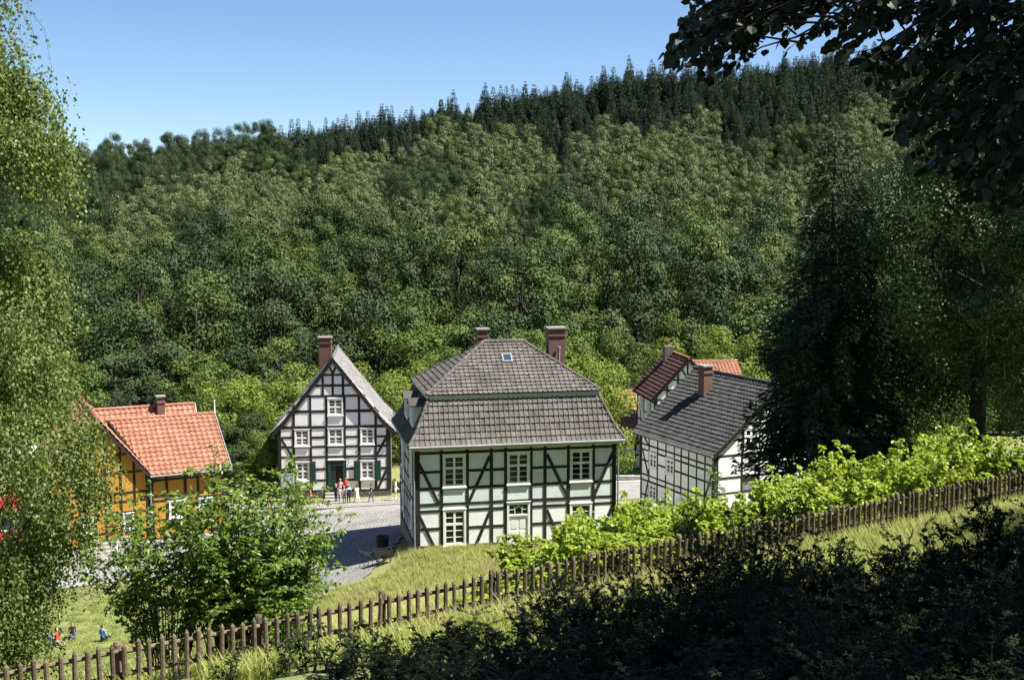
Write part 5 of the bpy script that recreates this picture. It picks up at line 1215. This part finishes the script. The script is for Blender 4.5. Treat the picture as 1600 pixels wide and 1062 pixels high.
# rounder beech leaf: six-sided outline with a folded midrib
def beech_leaf():
    V = [(0, 0, 0), (.25, .30, .03), (.62, .34, .03), (1., 0, -.04), (.62, -.34, .03), (.25, -.30, .03), (.5, 0, -.02)]
    return np.array(V), [(0, 6, 1), (1, 6, 2), (2, 6, 3), (3, 6, 4), (4, 6, 5), (5, 6, 0)]
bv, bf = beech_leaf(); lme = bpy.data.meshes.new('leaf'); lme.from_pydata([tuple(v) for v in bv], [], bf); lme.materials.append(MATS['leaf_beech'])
T = unit(LT); S = unit(np.cross(LN, T)); N2 = np.cross(T, S)
dist = np.argsort(LP[:, 1])
first = set(dist[:300].tolist())
rv = []; rf = []
for i in range(len(LP)):
    B = np.stack([T[i], S[i], N2[i]], 1)*LS[i]
    if i in first:
        M4 = Matrix([[*B[r], LP[i][r]] for r in range(3)]+[[0, 0, 0, 1]]); lf = bpy.data.objects.new('leaf', lme); link(lf, bt); lf.matrix_parent_inverse = loc_m.inverted(); lf.matrix_basis = M4
    else:
        b0 = len(rv)*1; rv += list((B @ bv.T).T+LP[i]); rf += [[q+b0 for q in f] for f in bf]
fo = mobj('overhanging_leaves', np_mesh('overhanging_leaves', np.array(rv), np.array(rf), ['leaf_beech']), bt); fo.matrix_parent_inverse = loc_m.inverted(); tag(fo, kind='stuff')

# ---------------------------------------------------------------- dark shrubs on the bank below the viewpoint
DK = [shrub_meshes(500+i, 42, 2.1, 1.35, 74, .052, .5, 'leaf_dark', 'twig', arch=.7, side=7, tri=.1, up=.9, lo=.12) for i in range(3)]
spots = []
for (px, top, Y) in ((600, 1050, 12.5), (700, 1005, 13), (790, 975, 13.5), (880, 925, 14), (960, 905, 14.5), (1040, 900, 14), (1110, 860, 14.5), (1175, 815, 14.5), (1240, 862, 13.5), (1310, 880, 14), (1380, 870, 13), (1450, 862, 13.5), (1520, 835, 13), (1590, 800, 13), (1660, 780, 13),
                     (760, 1050, 10), (880, 1000, 10.5), (1000, 960, 10.5), (1120, 930, 10.5), (1240, 925, 10.5), (1360, 920, 10), (1480, 905, 10), (1600, 880, 10), (900, 1080, 8), (1050, 1050, 8), (1200, 1020, 7.8), (1350, 1000, 7.6), (1500, 985, 7.6), (1640, 950, 7.6), (1150, 1110, 6.2), (1350, 1090, 6), (1550, 1070, 6), (1750, 780, 13), (1850, 790, 13.2), (1960, 780, 13), (2080, 790, 13), (1740, 870, 10), (1880, 860, 10), (2030, 850, 10), (1800, 940, 7.6), (1980, 930, 7.6)):
    p = at(px, top, Y); zg = gz(p.x, p.y); h = max(.5, p.z-zg)
    spots.append((p.x, p.y, zg, h))
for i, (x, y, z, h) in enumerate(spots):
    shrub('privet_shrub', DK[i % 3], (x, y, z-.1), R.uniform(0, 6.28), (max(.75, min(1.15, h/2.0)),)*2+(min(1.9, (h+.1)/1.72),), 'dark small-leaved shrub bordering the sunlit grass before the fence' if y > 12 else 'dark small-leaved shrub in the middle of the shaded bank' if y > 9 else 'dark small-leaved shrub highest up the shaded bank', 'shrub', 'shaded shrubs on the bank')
WD = [shrub_meshes(520+i, 7, 1.1, .5, 16, .15, .3, 'leaf_dark', 'twig', arch=.4, side=2, tri=.3) for i in range(2)]
for i, (px, Y, s) in enumerate(((520, 16., 1.), (570, 15., .9), (480, 17.2, 1.1), (430, 17.8, .8), (640, 15.5, .8), (340, 16.8, .7), (715, 15.8, .7), (250, 16.3, .6))):
    x = (px-800)/FPX*Y; shrub('weed_plant', WD[i % 2], (x, Y, gz(x, Y)-.05), R.uniform(0, 6), s, 'dark narrow-leaved weed standing before the fence pickets', 'plant', 'weeds before the fence')

# ---------------------------------------------------------------- grass
def tuft(seed, n, h, spread, mt, w=.011):
    g = rng(seed); a = g.uniform(0, 6.28, n); r = spread*np.sqrt(g.random(n)); b = np.c_[r*np.cos(a), r*np.sin(a), np.full(n, -.03)]
    hh = h*g.uniform(.5, 1.1, n); ld = unit(g.normal(size=(n, 3))*np.array([1, 1, 0])+1e-6)
    m_ = b+ld*(hh*.12)[:, None]+np.array([0, 0, 1])*(hh*.6)[:, None]; t = b+ld*(hh*.45)[:, None]+np.array([0, 0, 1])*hh[:, None]; sd = np.cross(ld, np.array([0, 0, 1.]))*w
    V = np.stack([b-sd, b+sd, m_+sd*.8, m_-sd*.8, t+sd*.1, t-sd*.1], 1); k = np.arange(n)*6
    F = np.concatenate([np.stack([k, k+1, k+2, k+3], 1), np.stack([k+3, k+2, k+4, k+5], 1)])
    return np_mesh('tuft', V.reshape(-1, 3), F, [mt])
hold = []
def holder(mesh_, x, y, name='grass_tuft', lab=None):
    o = mobj(name, mesh_); o.location = (x, y, gz(x, y)); tag(o, lab, 'grass', 'single grass tufts on the bank'); return o
TF = [holder(tuft(600+i, 40, .34, .24, 'grass_blade', .008), -3+.8*i, 27.5+.4*i, lab='loose tuft of green meadow grass beyond the pickets') for i in range(3)]
TS = [holder(tuft(610+i, 16, .52, .20, 'grass_straw', .005), -1.5+.9*i, 30+.5*i, lab='tuft of tall straw-coloured seeding grass on the bank') for i in range(2)]
TL = [holder(tuft(620+i, 30, .11, .22, 'grass_lawn', .010), -20+1.2*i, 55., lab='short tuft of mown lawn grass near the children') for i in range(2)]
FPs = [(mh, -0.2, W+.2, -.15, D+.2), (gh, -.2, GW+.2, -.3, GD+.2), (yh, -6.3, YL+.2, -.2, 10.5), (rh, -.2, RLn+.2, -.2, RD+.2)]
def free(X, Y):
    ok = np.ones(len(X), bool)
    for h, x0, x1, y0, y1 in FPs:
        a = h.rotation_euler.z; dx, dy = X-h.location.x, Y-h.location.y; lx = dx*math.cos(a)+dy*math.sin(a); ly = -dx*math.sin(a)+dy*math.cos(a)
        ok &= ~((lx > x0) & (lx < x1) & (ly > y0) & (ly < y1))
    ok &= ~((np.abs(X+10.4) < 4.2) & (Y > 58.3) & (Y < 82))
    dl = (X-F0.x)*FN.x+(Y-F0.y)*FN.y
    ok &= ~((dl > -.75) & (dl < .12))
    return ok
def scatter(n, x0, x1, y0, y1, seed, dens=None):
    g = rng(seed); X = g.uniform(x0, x1, n); Y = g.uniform(y0, y1, n); k = free(X, Y)
    if dens is not None: k &= g.random(n) < dens(X, Y)
    X, Y = X[k], Y[k]; return X, Y, ground(X, Y), g
patch = lambda X, Y: np.clip(.5+.5*np.sin(X*.9+1.3*np.sin(Y*.5))*np.sin(Y*.7+X*.3), 0, 1)
X, Y, Z, g = scatter(22000, -13, 20, 17, 64, 31, lambda X, Y: np.where((X < -9) & (Y > 36), 0.15, .35+.65*patch(X, Y))*np.where(Y < 19.5, .6, 1))
gn_scatter('meadow_grass', np.c_[X, Y, Z, g.uniform(0, 6.28, len(X)), g.uniform(.8, 1.5, len(X)), g.uniform(.55, 1.25, len(X)), g.integers(0, 3, len(X))], TF, 'long green meadow grass covering the sunny bank')
X, Y, Z, g = scatter(12000, -12, 14, 21, 64, 32, lambda X, Y: (1-.7*patch(X, Y))*.85*np.where(X > 6, .5, 1))
gn_scatter('straw_grass', np.c_[X, Y, Z, g.uniform(0, 6.28, len(X)), g.uniform(.8, 1.4, len(X)), g.uniform(.5, 1.2, len(X)), g.integers(0, 2, len(X))], TS, 'dry seeding grass mixed through the bank')
X, Y, Z, g = scatter(9000, -34, -12, 40, 65, 33)
gn_scatter('lawn_grass', np.c_[X, Y, Z, g.uniform(0, 6.28, len(X)), g.uniform(.9, 1.6, len(X)), g.uniform(.6, 1.2, len(X)), g.integers(0, 2, len(X))], TL, 'mown lawn where the children sit')
print('OBJECTS', len(bpy.data.objects), 'knotweed', n_kn)
